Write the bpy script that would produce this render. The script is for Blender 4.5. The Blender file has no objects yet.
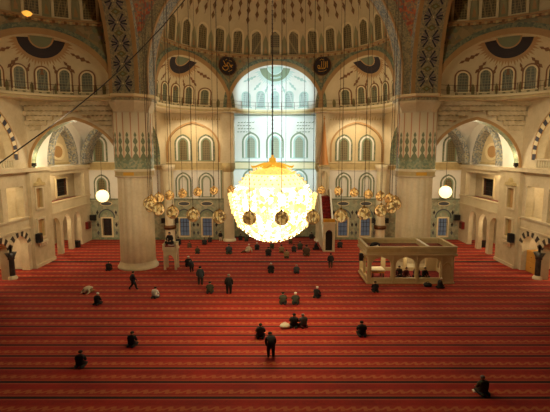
import bpy, math, random
from mathutils import Vector, Matrix
random.seed(7)
PI = math.pi
C = bpy.context.scene.collection
sin, cos, R_ = math.sin, math.cos, math.radians

# ------------------------------------------------------------------ materials
def lin(c):
    return tuple(((v / 255) / 12.92 if v / 255 <= .04045 else ((v / 255 + .055) / 1.055) ** 2.4) for v in c) + (1.0,)

class N:
    """small helper round a node tree"""
    def __init__(s, name):
        s.m = bpy.data.materials.new(name); s.m.use_nodes = True
        s.t = s.m.node_tree; s.b = s.t.nodes['Principled BSDF']
        s.b.inputs['Roughness'].default_value = .7
    def n(s, typ, **kw):
        d = s.t.nodes.new(typ)
        for k, v in kw.items():
            setattr(d, k, v)
        return d
    def l(s, a, b): s.t.links.new(a, b)
    def coord(s, scale=(1, 1, 1)):
        tc = s.n('ShaderNodeTexCoord'); mp = s.n('ShaderNodeMapping')
        geo = s.n('ShaderNodeNewGeometry')
        s.l(geo.outputs['Position'], mp.inputs['Vector'])
        mp.inputs['Scale'].default_value = scale
        return mp.outputs['Vector']
    def noise(s, vec, scale, detail=4):
        d = s.n('ShaderNodeTexNoise'); d.inputs['Scale'].default_value = scale; d.inputs['Detail'].default_value = detail
        s.l(vec, d.inputs['Vector']); return d.outputs['Fac']
    def ramp(s, fac, stops, const=False):
        d = s.n('ShaderNodeValToRGB'); e = d.color_ramp.elements
        if const: d.color_ramp.interpolation = 'CONSTANT'
        while len(e) < len(stops): e.new(.5)
        for k, (p, c) in enumerate(stops):
            e[k].position = p; e[k].color = c
        s.l(fac, d.inputs['Fac']); return d.outputs['Color']
    def math(s, op, a, b=None, c=None):
        d = s.n('ShaderNodeMath', operation=op)
        for k, v in enumerate((a, b, c)):
            if v is None: continue
            if isinstance(v, (int, float)): d.inputs[k].default_value = v
            else: s.l(v, d.inputs[k])
        return d.outputs[0]
    def mix(s, fac, a, b):
        d = s.n('ShaderNodeMix', data_type='RGBA')
        for v, k in ((fac, 0), (a, 6), (b, 7)):
            if isinstance(v, (int, float)): d.inputs[k].default_value = v
            elif isinstance(v, tuple): d.inputs[k].default_value = v
            else: s.l(v, d.inputs[k])
        return d.outputs[2]
    def col(s, c): s.l(c, s.b.inputs['Base Color'])

M = {}
def plain(name, c, rough=.7, metal=0., emis=None, es=0.):
    n = N(name); n.b.inputs['Base Color'].default_value = lin(c)
    n.b.inputs['Roughness'].default_value = rough; n.b.inputs['Metallic'].default_value = metal
    if emis: n.b.inputs['Emission Color'].default_value = lin(emis); n.b.inputs['Emission Strength'].default_value = es
    M[name] = n.m; return n
def stone(name, c1, c2, scale=.8, rough=.6):
    n = N(name); v = n.coord(); f = n.noise(v, scale, 6); g = n.noise(v, scale * 9, 3)
    f = n.math('ADD', n.math('MULTIPLY', f, .7), n.math('MULTIPLY', g, .3))
    n.col(n.ramp(f, [(.32, lin(c1)), (.68, lin(c2))])); n.b.inputs['Roughness'].default_value = rough; M[name] = n.m
def mosaic(name, cols, scale=3., rough=.6, mapscale=(1, 1, 1)):
    n = N(name); v = n.coord(mapscale); d = n.n('ShaderNodeTexVoronoi'); d.inputs['Scale'].default_value = scale
    n.l(v, d.inputs['Vector']); sep = n.n('ShaderNodeSeparateColor'); n.l(d.outputs['Color'], sep.inputs[0])
    k = len(cols)
    n.col(n.ramp(sep.outputs[0], [(i / k, lin(c)) for i, c in enumerate(cols)], True)); n.b.inputs['Roughness'].default_value = rough; M[name] = n.m

stone('limestone', (196, 176, 138), (222, 205, 170), .5)
stone('limestone_block', (184, 165, 128), (210, 192, 155), 1.2)
stone('marble', (208, 194, 156), (230, 216, 180), .7, .4)
stone('marble_warm', (188, 168, 120), (208, 188, 142), .9, .45)
stone('plaster_white', (222, 216, 202), (234, 229, 216), .4)
stone('plaster_cream', (200, 178, 134), (214, 194, 150), .5)
stone('paint_tan', (168, 128, 78), (184, 144, 92), .8)
stone('frieze_tan', (170, 148, 98), (196, 172, 118), 2.0)
mosaic('mosaic_grey', [(150, 150, 140), (120, 124, 122), (176, 168, 146), (104, 108, 112), (160, 150, 120)], 6.)
mosaic('mosaic_dark', [(164, 148, 112), (128, 120, 96), (178, 158, 116), (142, 130, 100), (152, 142, 104)], 8.0)
mosaic('mosaic_orange', [(178, 92, 50), (132, 100, 70), (160, 120, 74), (110, 100, 84), (150, 70, 44), (140, 112, 78)], 5.)
mosaic('spandrel_paint', [(150, 128, 86), (134, 118, 80), (160, 136, 92), (128, 120, 88), (146, 116, 76)], 2.2)
mosaic('tile_green', [(150, 154, 126), (162, 162, 132), (140, 146, 120), (172, 166, 134), (146, 140, 112)], 2.6)
mosaic('tile_band_green', [(128, 138, 104), (144, 150, 116), (114, 128, 100), (158, 154, 118)], 5.)
mosaic('arch_green', [(120, 126, 94), (104, 114, 88), (138, 136, 100), (96, 104, 84)], 5.)
mosaic('muqarnas_stone', [(196, 176, 138), (186, 166, 128), (206, 186, 148)], 2.0)
mosaic('carpet_red', [(120, 26, 20), (140, 34, 24), (104, 22, 20)], 6., .95)
mosaic('dark_marble', [(52, 46, 42), (66, 58, 52), (44, 40, 38)], 6., .3)
plain('paint_brown', (128, 86, 48)); plain('paint_navy', (42, 30, 28)); plain('paint_olive', (120, 108, 62))
plain('paint_green', (116, 122, 88)); plain('paint_sage', (150, 142, 100)); plain('paint_blue', (52, 48, 60)); plain('paint_lilac', (132, 118, 112)); plain('stripe_rose', (196, 142, 108))
plain('mint', (172, 192, 176)); plain('mint_pale', (196, 208, 196)); plain('tile_dark', (84, 84, 84)); plain('rim_cream', (226, 206, 160)); plain('rim_green', (132, 142, 110))
plain('gold', (196, 140, 48), .35, .7); plain('gold_leaf', (214, 158, 50), .5, .3); plain('brass_dark', (96, 58, 26), .4, .5)
plain('black_plastic', (22, 21, 22), .5); plain('black_metal', (34, 30, 26), .5, .3); plain('cable_black', (46, 34, 24), .7); plain('cable_dark', (84, 62, 38), .7)
plain('wood_yellow', (196, 140, 56), .5); plain('wood_brown', (84, 48, 28), .6); plain('wood_dark', (48, 26, 20), .6)
plain('red_paint', (120, 30, 22), .4); plain('paper_white', (232, 228, 214), .8)
plain('marble_black', (58, 50, 44), .4); plain('tile_cream', (216, 200, 166), .5); plain('white_paint', (226, 220, 204), .5)
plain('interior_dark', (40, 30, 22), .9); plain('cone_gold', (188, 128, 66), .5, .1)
plain('globe_glow', (255, 236, 190), .5, 0, (255, 230, 160), 1.5)
plain('lens_glow', (255, 240, 210), .5, 0, (255, 236, 200), 30.)
plain('day_pane', (104, 114, 124), .2, 0, (150, 172, 196), .06)
plain('warm_pane', (210, 170, 70), .3, 0, (240, 180, 70), .25)
plain('skin', (186, 136, 104), .6); plain('hair_dark', (30, 24, 20), .8); plain('hair_grey', (138, 130, 120), .8)
plain('cap_white', (236, 232, 222), .8); plain('sock_white', (214, 208, 196), .8)
for k, c in dict(black=(30, 28, 28), charcoal=(48, 46, 46), navy=(36, 38, 50), olive=(70, 72, 54), grey=(88, 88, 84), cream=(210, 200, 172),
                 brown=(92, 66, 46), maroon=(84, 30, 30), slate=(66, 74, 76), white=(226, 224, 216), khaki=(150, 128, 88)).items():
    plain('cloth_' + k, c, .9)

def carpet():
    n = N('carpet'); geo = n.n('ShaderNodeNewGeometry'); sp = n.n('ShaderNodeSeparateXYZ'); n.l(geo.outputs['Position'], sp.inputs[0])
    x, y = sp.outputs[0], sp.outputs[1]
    row = n.math('DIVIDE', n.math('SUBTRACT', 33.674, y), 1.5517)          # grows towards the camera
    v = n.math('FRACT', row)
    def band(lo, hi, val=v):
        return n.math('MULTIPLY', n.math('GREATER_THAN', val, lo), n.math('LESS_THAN', val, hi))
    pos = geo.outputs['Position']
    nz = n.noise(pos, .35, 3); fine = n.noise(pos, 5., 3)
    base = n.ramp(n.math('ADD', n.math('MULTIPLY', nz, .6), n.math('MULTIPLY', fine, .4)), [(.35, lin((132, 14, 9))), (.65, lin((166, 28, 13)))])
    # scroll border
    ph = n.math('MULTIPLY', x, 2 * PI / .58)
    cen = n.math('ADD', .62, n.math('MULTIPLY', n.math('SINE', ph), .05))
    scroll = n.math('LESS_THAN', n.math('ABSOLUTE', n.math('SUBTRACT', v, cen)), .045)
    ph2 = n.math('COSINE', n.math('ADD', n.math('MULTIPLY', ph, 1.0), .6))
    dots = n.math('MULTIPLY', n.math('GREATER_THAN', ph2, .45), band(.50, .74))
    pat = n.math('MAXIMUM', scroll, dots)
    pat = n.math('MULTIPLY', pat, n.math('ADD', .45, n.math('MULTIPLY', fine, .7)))
    c = n.mix(n.math('MULTIPLY', pat, .48), base, lin((206, 140, 72)))
    c = n.mix(n.math('MULTIPLY', n.math('MAXIMUM', band(.84, .9), band(.075, .13)), .6), c, lin((186, 92, 56)))
    c = n.mix(n.math('MULTIPLY', band(.44, .80), .16), c, lin((206, 96, 44)))
    dark = n.math('MAXIMUM', n.math('GREATER_THAN', v, .93), n.math('LESS_THAN', v, .055))
    dark = n.math('MAXIMUM', dark, n.math('MULTIPLY', n.math('GREATER_THAN', y, 48.95), n.math('LESS_THAN', y, 49.55)))
    c = n.mix(dark, c, lin((12, 9, 8)))
    n.col(c); n.b.inputs['Roughness'].default_value = .95; M['carpet'] = n.m
carpet()

def lattice(name, c1, c2, s):
    n = N(name); v = n.coord((1, 1, 1))
    a = n.n('ShaderNodeTexVoronoi', feature='DISTANCE_TO_EDGE'); a.inputs['Scale'].default_value = s
    a.inputs['Randomness'].default_value = .0
    n.l(v, a.inputs['Vector'])
    n.col(n.mix(n.math('LESS_THAN', a.outputs['Distance'], .09), lin(c1), lin(c2))); n.b.inputs['Roughness'].default_value = .5; M[name] = n.m
lattice('lattice_gold', (92, 80, 50), (150, 130, 84), 4.)
lattice('lattice_olive', (86, 84, 58), (128, 122, 84), 3.5)
lattice('lattice_mid', (140, 140, 112), (166, 162, 132), 3.5)
lattice('lattice_pale', (150, 160, 150), (190, 196, 184), 3.5)

def globe_mat():
    n = N('crystal_glow'); v = n.coord()
    d = n.n('ShaderNodeTexVoronoi'); d.inputs['Scale'].default_value = 3.0; n.l(v, d.inputs['Vector'])
    geo = n.n('ShaderNodeNewGeometry'); sp = n.n('ShaderNodeSeparateXYZ'); n.l(geo.outputs['Position'], sp.inputs[0])
    sep = n.n('ShaderNodeSeparateColor'); n.l(d.outputs['Color'], sep.inputs[0])
    col = n.ramp(sep.outputs[0], [(0, lin((255, 206, 112))), (.5, lin((255, 232, 170))), (1, lin((255, 246, 216)))])
    n.l(col, n.b.inputs['Emission Color']); n.l(col, n.b.inputs['Base Color'])
    st = n.math('ADD', .6, n.math('MULTIPLY', n.math('POWER', sep.outputs[1], 3.2), GLOBE_E))
    n.l(st, n.b.inputs['Emission Strength']); M['crystal_glow'] = n.m
GLOBE_E = 10.
globe_mat()
plain('crystal_gold', (240, 200, 120), .25, .1, (255, 206, 110), .75)
plain('crystal_pale', (250, 226, 170), .25, .1, (255, 230, 165), 1.15)
plain('fringe_gold', (240, 200, 110), .25, .2, (255, 214, 130), 1.2)
plain('neck_gold', (236, 176, 60), .4, .2, (255, 190, 60), .45)
mosaic('ball_filigree', [(208, 160, 84), (160, 114, 56), (224, 184, 110), (122, 86, 44)], 7., .4)
for m_ in [M['ball_filigree']]:
    b_ = m_.node_tree.nodes['Principled BSDF']; m_.node_tree.links.new(m_.node_tree.nodes['Color Ramp'].outputs['Color'], b_.inputs['Emission Color']); b_.inputs['Emission Strength'].default_value = .5

# ------------------------------------------------------------------ mesh building
class MB:
    def __init__(s): s.v = []; s.f = []; s.k = []; s.sm = []; s.mats = []
    def mi(s, m):
        if m not in s.mats: s.mats.append(m)
        return s.mats.index(m)
    def add(s, pts): b = len(s.v); s.v.extend(tuple(p) for p in pts); return b
    def face(s, pts, m, smooth=False):
        b = s.add(pts); s.f.append(tuple(range(b, b + len(pts)))); s.k.append(s.mi(m)); s.sm.append(smooth)
    def faces(s, pts, idx, m, smooth=False):
        b = s.add(pts); k = s.mi(m)
        for f in idx: s.f.append(tuple(b + i for i in f)); s.k.append(k); s.sm.append(smooth)
    def grid(s, fn, us, vs, m, smooth=True, skip=None):
        pts = [fn(u, v) for u in us for v in vs]; nv = len(vs)
        s.faces(pts, [(i * nv + j, (i + 1) * nv + j, (i + 1) * nv + j + 1, i * nv + j + 1) for i in range(len(us) - 1) for j in range(nv - 1)], m, smooth)
    def box(s, x0, x1, y0, y1, z0, z1, m, fm=None):
        p = [(x0, y0, z0), (x1, y0, z0), (x1, y1, z0), (x0, y1, z0), (x0, y0, z1), (x1, y0, z1), (x1, y1, z1), (x0, y1, z1)]
        if fm: p = [fm(*q) for q in p]
        s.faces(p, [(0, 3, 2, 1), (4, 5, 6, 7), (0, 1, 5, 4), (1, 2, 6, 5), (2, 3, 7, 6), (3, 0, 4, 7)], m)
    def tube(s, pts, r, m, n=6, closed=False, cap=True):
        pts = [Vector(p) for p in pts]; L = len(pts); rings = []
        for i, p in enumerate(pts):
            a = pts[(i - 1) % L] if closed or i else p; b = pts[(i + 1) % L] if closed or i < L - 1 else p
            d = (b - a).normalized(); q = d.cross(Vector((0, 0, 1)))
            if q.length < .05: q = d.cross(Vector((0, 1, 0)))
            q.normalize(); w = d.cross(q); rr = r[i] if isinstance(r, (list, tuple)) else r
            rings.append([p + rr * (q * cos(2 * PI * k / n) + w * sin(2 * PI * k / n)) for k in range(n)])
        v = [p for g in rings for p in g]; T = L if closed else L - 1
        s.faces(v, [(i * n + k, i * n + (k + 1) % n, ((i + 1) % L) * n + (k + 1) % n, ((i + 1) % L) * n + k) for i in range(T) for k in range(n)], m, True)
        if cap and not closed: s.face(rings[0], m); s.face(rings[-1], m)
    def lathe(s, prof, c, m, n=24, smooth=True, a0=0., a1=2 * PI):
        full = abs(a1 - a0 - 2 * PI) < 1e-6; cols = n if full else n + 1
        pts = [(c[0] + r * cos(a0 + (a1 - a0) * k / n), c[1] + r * sin(a0 + (a1 - a0) * k / n), c[2] + z) for r, z in prof for k in range(cols)]
        s.faces(pts, [(i * cols + k, i * cols + (k + 1) % cols, (i + 1) * cols + (k + 1) % cols, (i + 1) * cols + k) for i in range(len(prof) - 1) for k in range(n)], m, smooth)
    def ball(s, c, r, m, n=12, h=8, sq=1.):
        s.lathe([(max(1e-4, r * sin(PI * i / h)), -r * sq * cos(PI * i / h)) for i in range(h + 1)], c, m, n)
    def slab(s, poly, fm, d0, d1, m, side=None):
        """flat outline (u,z) carried by fm(u,z,n) from depth d0 to d1"""
        s.face([fm(u, z, d1) for u, z in poly], m)
        if d0 is not None:
            s.face([fm(u, z, d0) for u, z in reversed(poly)], m)
            L = len(poly)
            for i in range(L):
                a, b = poly[i], poly[(i + 1) % L]
                s.face([fm(*a, d0), fm(*b, d0), fm(*b, d1), fm(*a, d1)], side or m)
    def band(s, inner, outer, fm, d0, d1, m, closed=False):
        """strip between two outlines with thickness"""
        L = len(inner)
        for i in range(L if closed else L - 1):
            j = (i + 1) % L
            a, b, c, d = inner[i], inner[j], outer[j], outer[i]
            s.face([fm(*a, d1), fm(*b, d1), fm(*c, d1), fm(*d, d1)], m)
            if d0 is not None:
                s.face([fm(*a, d0), fm(*b, d0), fm(*b, d1), fm(*a, d1)], m)
                s.face([fm(*d, d0), fm(*c, d0), fm(*c, d1), fm(*d, d1)], m)
    def build(s, name, parent=None, base=None):
        me = bpy.data.meshes.new(name)
        off = Vector((0, 0, 0))
        if parent is not None: off = parent['_w']
        elif base is not None: off = Vector(base)
        me.from_pydata([Vector(p) - off for p in s.v], [], s.f)
        for m in s.mats: me.materials.append(M[m])
        me.polygons.foreach_set('material_index', s.k); me.polygons.foreach_set('use_smooth', s.sm); me.update()
        o = bpy.data.objects.new(name, me); C.objects.link(o)
        if parent is not None: o.parent = parent['_o']
        else: o.location = off
        return o

def tag(o, label, cat, group=None, kind=None):
    o['label'] = label; o['category'] = cat
    if group: o['group'] = group
    if kind: o['kind'] = kind
    return o
def thing(name, loc, label, cat, group=None, kind=None):
    o = bpy.data.objects.new(name, None); C.objects.link(o); o.location = loc; o.empty_display_size = .2
    tag(o, label, cat, group, kind)
    return {'_o': o, '_w': Vector(loc)}
def sub(o, parent):                                # parent handle for a sub-part built under part o
    return {'_o': o, '_w': parent['_w']}

# ------------------------------------------------------------------ camera geometry
CAM_H, PITCH, FPX = 13.0, R_(7.4), 430.
def ray(px, py):
    yc = (py - 206) / FPX
    return Vector(((px - 275) / FPX, cos(PITCH) - yc * sin(PITCH), -sin(PITCH) - yc * cos(PITCH)))
def ground(px, py, z=0.):
    d = ray(px, py); t = (z - CAM_H) / d.z
    return Vector((d.x * t, d.y * t, z))
def at(px, py, Y):
    d = ray(px, py); t = Y / d.y
    return Vector((d.x * t, Y, CAM_H + d.z * t))

cam = bpy.data.cameras.new('camera'); co = bpy.data.objects.new('camera', cam); C.objects.link(co)
co.location = (0, 0, CAM_H); co.rotation_euler = (PI / 2 - PITCH, 0, 0)
cam.sensor_width = 36; cam.lens = FPX / 550 * 36; cam.clip_end = 300
bpy.context.scene.camera = co

# ------------------------------------------------------------------ outlines
def arch_top(t, pointed=.35):
    t = min(1., abs(t))
    if pointed <= 0: return math.sqrt(max(0, 1 - t * t))
    k = pointed
    return math.sqrt(max(0, 1 - ((t + k) / (1 + k)) ** 2)) / math.sqrt(1 - (k / (1 + k)) ** 2)
def arch_pts(uc, hw, zb, zs, rise, n=10, pt=.35):
    """open outline: up one side, over, down the other"""
    out = [(uc - hw, zb)]
    for i in range(2 * n + 1):
        a = PI - PI * i / (2 * n)
        t = cos(a); out.append((uc + hw * t, zs + rise * arch_top(t, pt)))
    out.append((uc + hw, zb)); return out
def frame_map(origin, u, n):
    o, u, n = Vector(origin), Vector(u), Vector(n)
    return lambda a, z, d=0.: tuple(o + u * a + Vector((0, 0, z)) + n * d)
def wall_panel(mb, fm, u0, u1, z0, z1, openings, thick, mat, reveal=None, back=False):
    """panel with real openings: ('rect',a,b,zb,zt) or ('arch',a,b,zb,zs,rise,pt)"""
    reveal = reveal or mat; us = {u0, u1}
    for o in openings:
        a, b = o[1], o[2]
        if o[0] == 'rect': us |= {a, b}
        else:
            for i in range(25): us.add((a + b) / 2 + (b - a) / 2 * cos(PI * i / 24))
    us = sorted(u for u in us if u0 - 1e-6 <= u <= u1 + 1e-6)
    def lim(o, u):
        if o[0] == 'rect': return o[3], o[4]
        return o[3], o[4] + o[5] * arch_top((u - (o[1] + o[2]) / 2) / ((o[2] - o[1]) / 2), o[6])
    for p, q in zip(us, us[1:]):
        if q - p < 1e-6: continue
        mid = (p + q) / 2
        act = sorted((o for o in openings if o[1] < mid < o[2]), key=lambda o: o[3])
        cur = (z0, z0)
        for o in act + [None]:
            nxt = (lim(o, p)[0], lim(o, q)[0]) if o else (z1, z1)
            if nxt[0] > cur[0] + 1e-4 or nxt[1] > cur[1] + 1e-4:
                mb.face([fm(p, cur[0], 0), fm(q, cur[1], 0), fm(q, nxt[1], 0), fm(p, nxt[0], 0)], mat)
                if back: mb.face([fm(p, cur[0], -thick), fm(q, cur[1], -thick), fm(q, nxt[1], -thick), fm(p, nxt[0], -thick)], mat)
            if o: cur = (lim(o, p)[1], lim(o, q)[1])
    for o in openings:
        if o[0] == 'rect': pts = [(o[1], o[3]), (o[1], o[4]), (o[2], o[4]), (o[2], o[3])]
        else: pts = arch_pts((o[1] + o[2]) / 2, (o[2] - o[1]) / 2, o[3], o[4], o[5], 10, o[6])
        closed = o[3] > z0 + .02
        L = len(pts)
        for i in range(L if closed else L - 1):
            a, b = pts[i], pts[(i + 1) % L]
            mb.face([fm(*a, 0), fm(*b, 0), fm(*b, -thick), fm(*a, -thick)], reveal)

ORD = ['middle', 'first', 'second', 'third', 'fourth', 'fifth', 'sixth', 'seventh', 'eighth', 'ninth']
SIDE = {-1: 'lectern', 1: 'tribune'}
win_n = [0]
def window(fm, uc, zb, w, h, label, group, rims=('rim_cream',), pane='lattice_gold', pt=.0, rimw=.16, d=.05, recess=True):
    win_n[0] += 1
    t = thing('window_%d' % win_n[0], fm(uc, zb, 0), label, 'window', group, 'structure')
    zs = zb + h - w / 2 * (1.0 if pt <= 0 else 1.25)
    mb = MB(); hw = w / 2; rise = zb + h - zs
    for k, r in enumerate(rims):
        a = arch_pts(uc, hw, zb, zs, rise, 6, pt); b = arch_pts(uc, hw + rimw, zb - .02, zs, rise + rimw, 6, pt)
        mb.band(a, b, fm, 0., d + .03 * (len(rims) - k), r); hw += rimw; rise += rimw
    mb.slab([(uc - hw, zb - .12), (uc + hw, zb - .12), (uc + hw, zb), (uc - hw, zb)], fm, 0., d + .05, rims[0])
    fr = mb.build('frame', t)
    mb = MB(); mb.slab(arch_pts(uc, w / 2 + .01, zb, zs, zb + h - zs, 6, pt), fm, 0., .02, pane); mb.build('pane', t)
    return t

# ------------------------------------------------------------------ half domes with their three shallow conches
CY = 32.0; DC = 15.5                                            # centre of the hall under the main dome
RD, ZC, ZB, HS = 13.5, 18.7, 25.6, 13.2
CH, CRISE, CD = 6.2, 5.9, 2.2
trim_n = [0]
def trim(mb, label, cat='moulding'):
    trim_n[0] += 1
    return tag(mb.build('trim_%d' % trim_n[0]), label, cat, None, 'structure')
def turn(side):
    if side == 'back': return lambda x, y, z: (x, CY + y, z)
    if side == 'left': return lambda x, y, z: (-y, CY + x, z)
    return lambda x, y, z: (y, CY - x, z)
def half_dome(side, a_lo, a_hi, win_ks, conches, where):
    CRISE = 5.9 if side == 'back' else 5.45
    T = turn(side)
    def dome(u, z, n=0.):                              # u along the base circle (m), z up the shell (m)
        a, e = u / RD, z / RD
        r, h = RD - n, HS - n
        return T(r * cos(e) * sin(a), DC + r * cos(e) * cos(a), ZB + h * sin(e))
    def drum(a, z, n=0.): return T((RD - n) * sin(a), DC + (RD - n) * cos(a), z)
    mb = MB()
    mb.grid(lambda a, e: dome(a * RD, e * RD), [R_(a_lo + (a_hi - a_lo) * i / 36) for i in range(37)], [PI / 2 * i / 16 * .995 for i in range(17)], 'plaster_cream')
    # painted pattern: panels between the windows, hanging drops above them
    step = R_(11.0) * RD
    for k in range(-9, 9):
        u = (k + .5) * step
        if not a_lo < math.degrees(u / RD) < a_hi: continue
        mb.slab([(u - .40, .25), (u + .40, .25), (u + .34, 2.0), (u, 2.9), (u - .34, 2.0)], dome, None, .03, 'paint_sage')
        mb.slab([(u - .2, .5), (u + .2, .5), (u, 1.9)], dome, None, .05, 'paint_tan')
    for k in range(-17, 18):
        u = k * step / 2
        if not a_lo < math.degrees(u / RD) < a_hi: continue
        top = 9.5
        n_d = 4 if k % 2 else 3
        for q in range(n_d):
            z = 4.7 + (0 if k % 2 else .75) + q * 1.2
            w = .27 + .03 * q
            uu = u
            mb.slab([(uu, z - .52), (uu + w, z), (uu, z + .52), (uu - w, z)], dome, None, .03, 'paint_brown')
            mb.slab([(uu, z - .2), (uu + .12, z), (uu, z + .2), (uu - .12, z)], dome, None, .05, 'paint_olive')
        mb.slab([(u - .035, 4.6), (u + .035, 4.6), (u + .035, top), (u - .035, top)], dome, None, .02, 'paint_brown')
    name = {'back': 'ceiling', 'left': 'ceiling', 'right': 'ceiling'}[side]
    tag(mb.build(name), 'large cream half dome painted with hanging drops, ' + where, 'half dome', None, 'structure')
    # base moulding
    mb = MB()
    az = [R_(a_lo + (a_hi - a_lo) * i / 48) for i in range(49)]
    for z0, z1, n in ((-.28, -.05, .28), (-.05, .12, .42)):
        mb.grid(lambda a, q: drum(a, ZB + (z0, z1)[q], n), az, [0, 1], 'paint_tan')
        mb.grid(lambda a, q: drum(a, ZB + z0, (0, n)[q]), az, [0, 1], 'mosaic_dark')
        mb.grid(lambda a, q: drum(a, ZB + z1, (0, n)[q]), az, [0, 1], 'paint_tan')
    nb = int((a_hi - a_lo) / 2.2)
    for i in range(nb):
        a = R_(a_lo + (i + .5) * 2.2)
        mb.slab([(a - .009, ZB - .34), (a + .009, ZB - .34), (a + .009, ZB - .08), (a - .009, ZB - .08)], drum, None, .31, 'paint_brown' if i % 2 else 'frieze_tan')
    trim(mb, 'beaded ring moulding at the foot of the half dome ' + where)
    # drum wall with arch-shaped holes for the conches
    HA = 55 if side == 'back' else 58; holes = [R_(-HA), 0., R_(HA)]; half = math.asin(CH / RD)
    mb = MB()
    brk = sorted(set([R_(a_lo), R_(a_hi)] + [c + half * cos(PI * i / 30) for c in holes for i in range(31)]))
    brk = [a for a in brk if R_(a_lo) - 1e-6 <= a <= R_(a_hi) + 1e-6]
    def lowz(a):
        for c in holes:
            if abs(a - c) <= half + 1e-6: return ZC + CRISE * math.sqrt(max(0, 1 - (sin(a - c) * RD / CH) ** 2))
        return ZC - .4
    for p, q in zip(brk, brk[1:]):
        mid = (p + q) / 2
        inside = any(abs(mid - c) < half for c in holes)
        zp, zq = (lowz(p), lowz(q)) if inside else (ZC - .4, ZC - .4)
        for k in range(3):
            f0, f1 = k / 3, (k + 1) / 3
            mb.face([drum(p, zp + (ZB - zp) * f0), drum(q, zq + (ZB - zq) * f0), drum(q, zq + (ZB - zq) * f1), drum(p, zp + (ZB - zp) * f1)], 'spandrel_paint')
    for c in holes:                                     # painted arch border and flowers
        if not (a_lo < math.degrees(c) < a_hi): continue
        inn = [(c + half * t, lowz(c + half * t)) for t in [cos(PI - PI * i / 40) for i in range(41)]]
        out = [(c + (half + .03) * t, ZC + (CRISE + .55) * math.sqrt(max(0, 1 - t * t))) for t in [cos(PI - PI * i / 40) for i in range(41)]]
        out2 = [(c + (half + .065) * t, ZC + (CRISE + 1.0) * math.sqrt(max(0, 1 - t * t))) for t in [cos(PI - PI * i / 40) for i in range(41)]]
        mb.band(inn, out, drum, 0., .08, 'paint_tan'); mb.band(out, out2, drum, 0., .05, 'arch_green')
    for c in holes:
        for sgn in (-1, 1):
            for (da, dz, col) in ((.40, 5.6, 'paint_lilac'), (.44, 5.1, 'paint_navy'), (.36, 6.2, 'paint_green'), (.42, 6.3, 'paint_green'), (.47, 4.4, 'paint_olive'), (.40, 5.1, 'paint_olive')):
                a = c + sgn * da
                if a_lo < math.degrees(a) < a_hi:
                    mb.slab([(a + .016 * cos(q * PI / 4 + .4), ZC + dz + .2 * sin(q * PI / 4 + .4)) for q in range(8)], drum, None, .04, col)
    tag(mb.build('wall_drum_' + side), 'painted spandrel wall under the half dome ' + where, 'wall', None, 'structure')
    for k in win_ks:
        nm = ('middle' if k == 0 else ORD[abs(k)] + ' from the middle towards the %s side,' % SIDE[1 if k > 0 else -1]) if side == 'back' else ORD[abs(k) - 1 if abs(k) > 1 else 1]
        if side == 'back':
            lab = '%s tall arched window in the half dome %s' % (nm, where) if k == 0 else 'tall arched window %s in the half dome over the apse' % nm
        else:
            o = abs(k) - 2
            lab = 'tall arched window, number %s from the great arch, half dome over the %s aisle' % (['zero', 'one', 'two', 'three', 'four', 'five', 'six', 'seven'][8 - abs(k)], SIDE[-1 if side == 'left' else 1])
        window(dome, k * step, .35, 1.25, 3.0, lab, 'arched windows of the half domes', ('rim_cream',), 'lattice_gold', 0., .25)
    # conches
    for c in conches:
        ca = R_(c)
        out = Vector((sin(ca), cos(ca), 0)); sv = Vector((cos(ca), -sin(ca), 0))
        def conch(s_, z, n=0., out=out, sv=sv):
            h = z - ZC
            d = math.sqrt(max(0, RD * RD - s_ * s_)) + CD * math.sqrt(max(0, 1 - (s_ / CH) ** 2 - (h / CRISE) ** 2)) - n
            p = Vector((0, DC, 0)) + sv * s_ + out * d
            return T(p.x, p.y, z)
        if side == 'back' and c == 0: cw, key = 'the bright central apse', 'mid'
        elif side == 'back': cw, key = 'the window bay on the %s side' % SIDE[1 if c > 0 else -1], 'bay'
        else: cw, key = 'the corner room on the %s side' % SIDE[-1 if side == 'left' else 1], 'cor'
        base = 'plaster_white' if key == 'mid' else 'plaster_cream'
        mb = MB(); nr, na = 14, 40
        P = lambda r, b: conch(CH * r * cos(b), ZC + CRISE * r * sin(b))
        mb.grid(P, [max(.001, sin(PI / 2 * i / nr)) for i in range(nr + 1)], [PI * i / na for i in range(na + 1)], base)
        zt = ZC + CRISE
        # crown: half rosette, dark ring, sunburst
        lim = lambda s_, z: (s_ / CH) ** 2 + ((z - ZC) / CRISE) ** 2 < .975
        def halfring(r0, r1, n, m):
            for i in range(24):
                b0, b1 = PI + .06 + (PI - .12) * i / 24, PI + .06 + (PI - .12) * (i + 1) / 24
                pts = [(r * cos(b), zt - .12 + r * sin(b) * .86) for r, b in ((r0, b0), (r1, b0), (r1, b1), (r0, b1))]
                if all(lim(*p) for p in pts): mb.slab(pts, conch, None, n, sf(m))
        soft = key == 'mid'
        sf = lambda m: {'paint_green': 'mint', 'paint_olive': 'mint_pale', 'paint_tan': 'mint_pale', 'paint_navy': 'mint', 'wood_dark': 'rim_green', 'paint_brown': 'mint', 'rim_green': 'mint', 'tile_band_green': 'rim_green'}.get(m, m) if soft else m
        halfring(.02, 1.0, .04, 'paint_green'); halfring(.4, .65, .06, 'paint_olive'); halfring(1.0, 1.14, .06, 'paint_tan')
        halfring(1.14, 2.15, .04, 'tile_band_green' if soft else 'paint_navy'); halfring(1.5, 1.75, .06, 'paint_green' if soft else 'wood_dark')
        halfring(2.15, 2.45, .04, 'paint_tan')
        for i in range(31):
            b = PI + PI * (i + .5) / 31
            r0, r1 = 2.45, 3.1 if i % 2 else 2.85
            pts = [(r0 * cos(b - .05), zt - .1 + .87 * r0 * sin(b - .05)), (r1 * cos(b), zt - .1 + .87 * r1 * sin(b)), (r0 * cos(b + .05), zt - .1 + .87 * r0 * sin(b + .05))]
            if all(lim(*p) for p in pts): mb.slab(pts, conch, None, .04, sf('paint_tan'))
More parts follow.
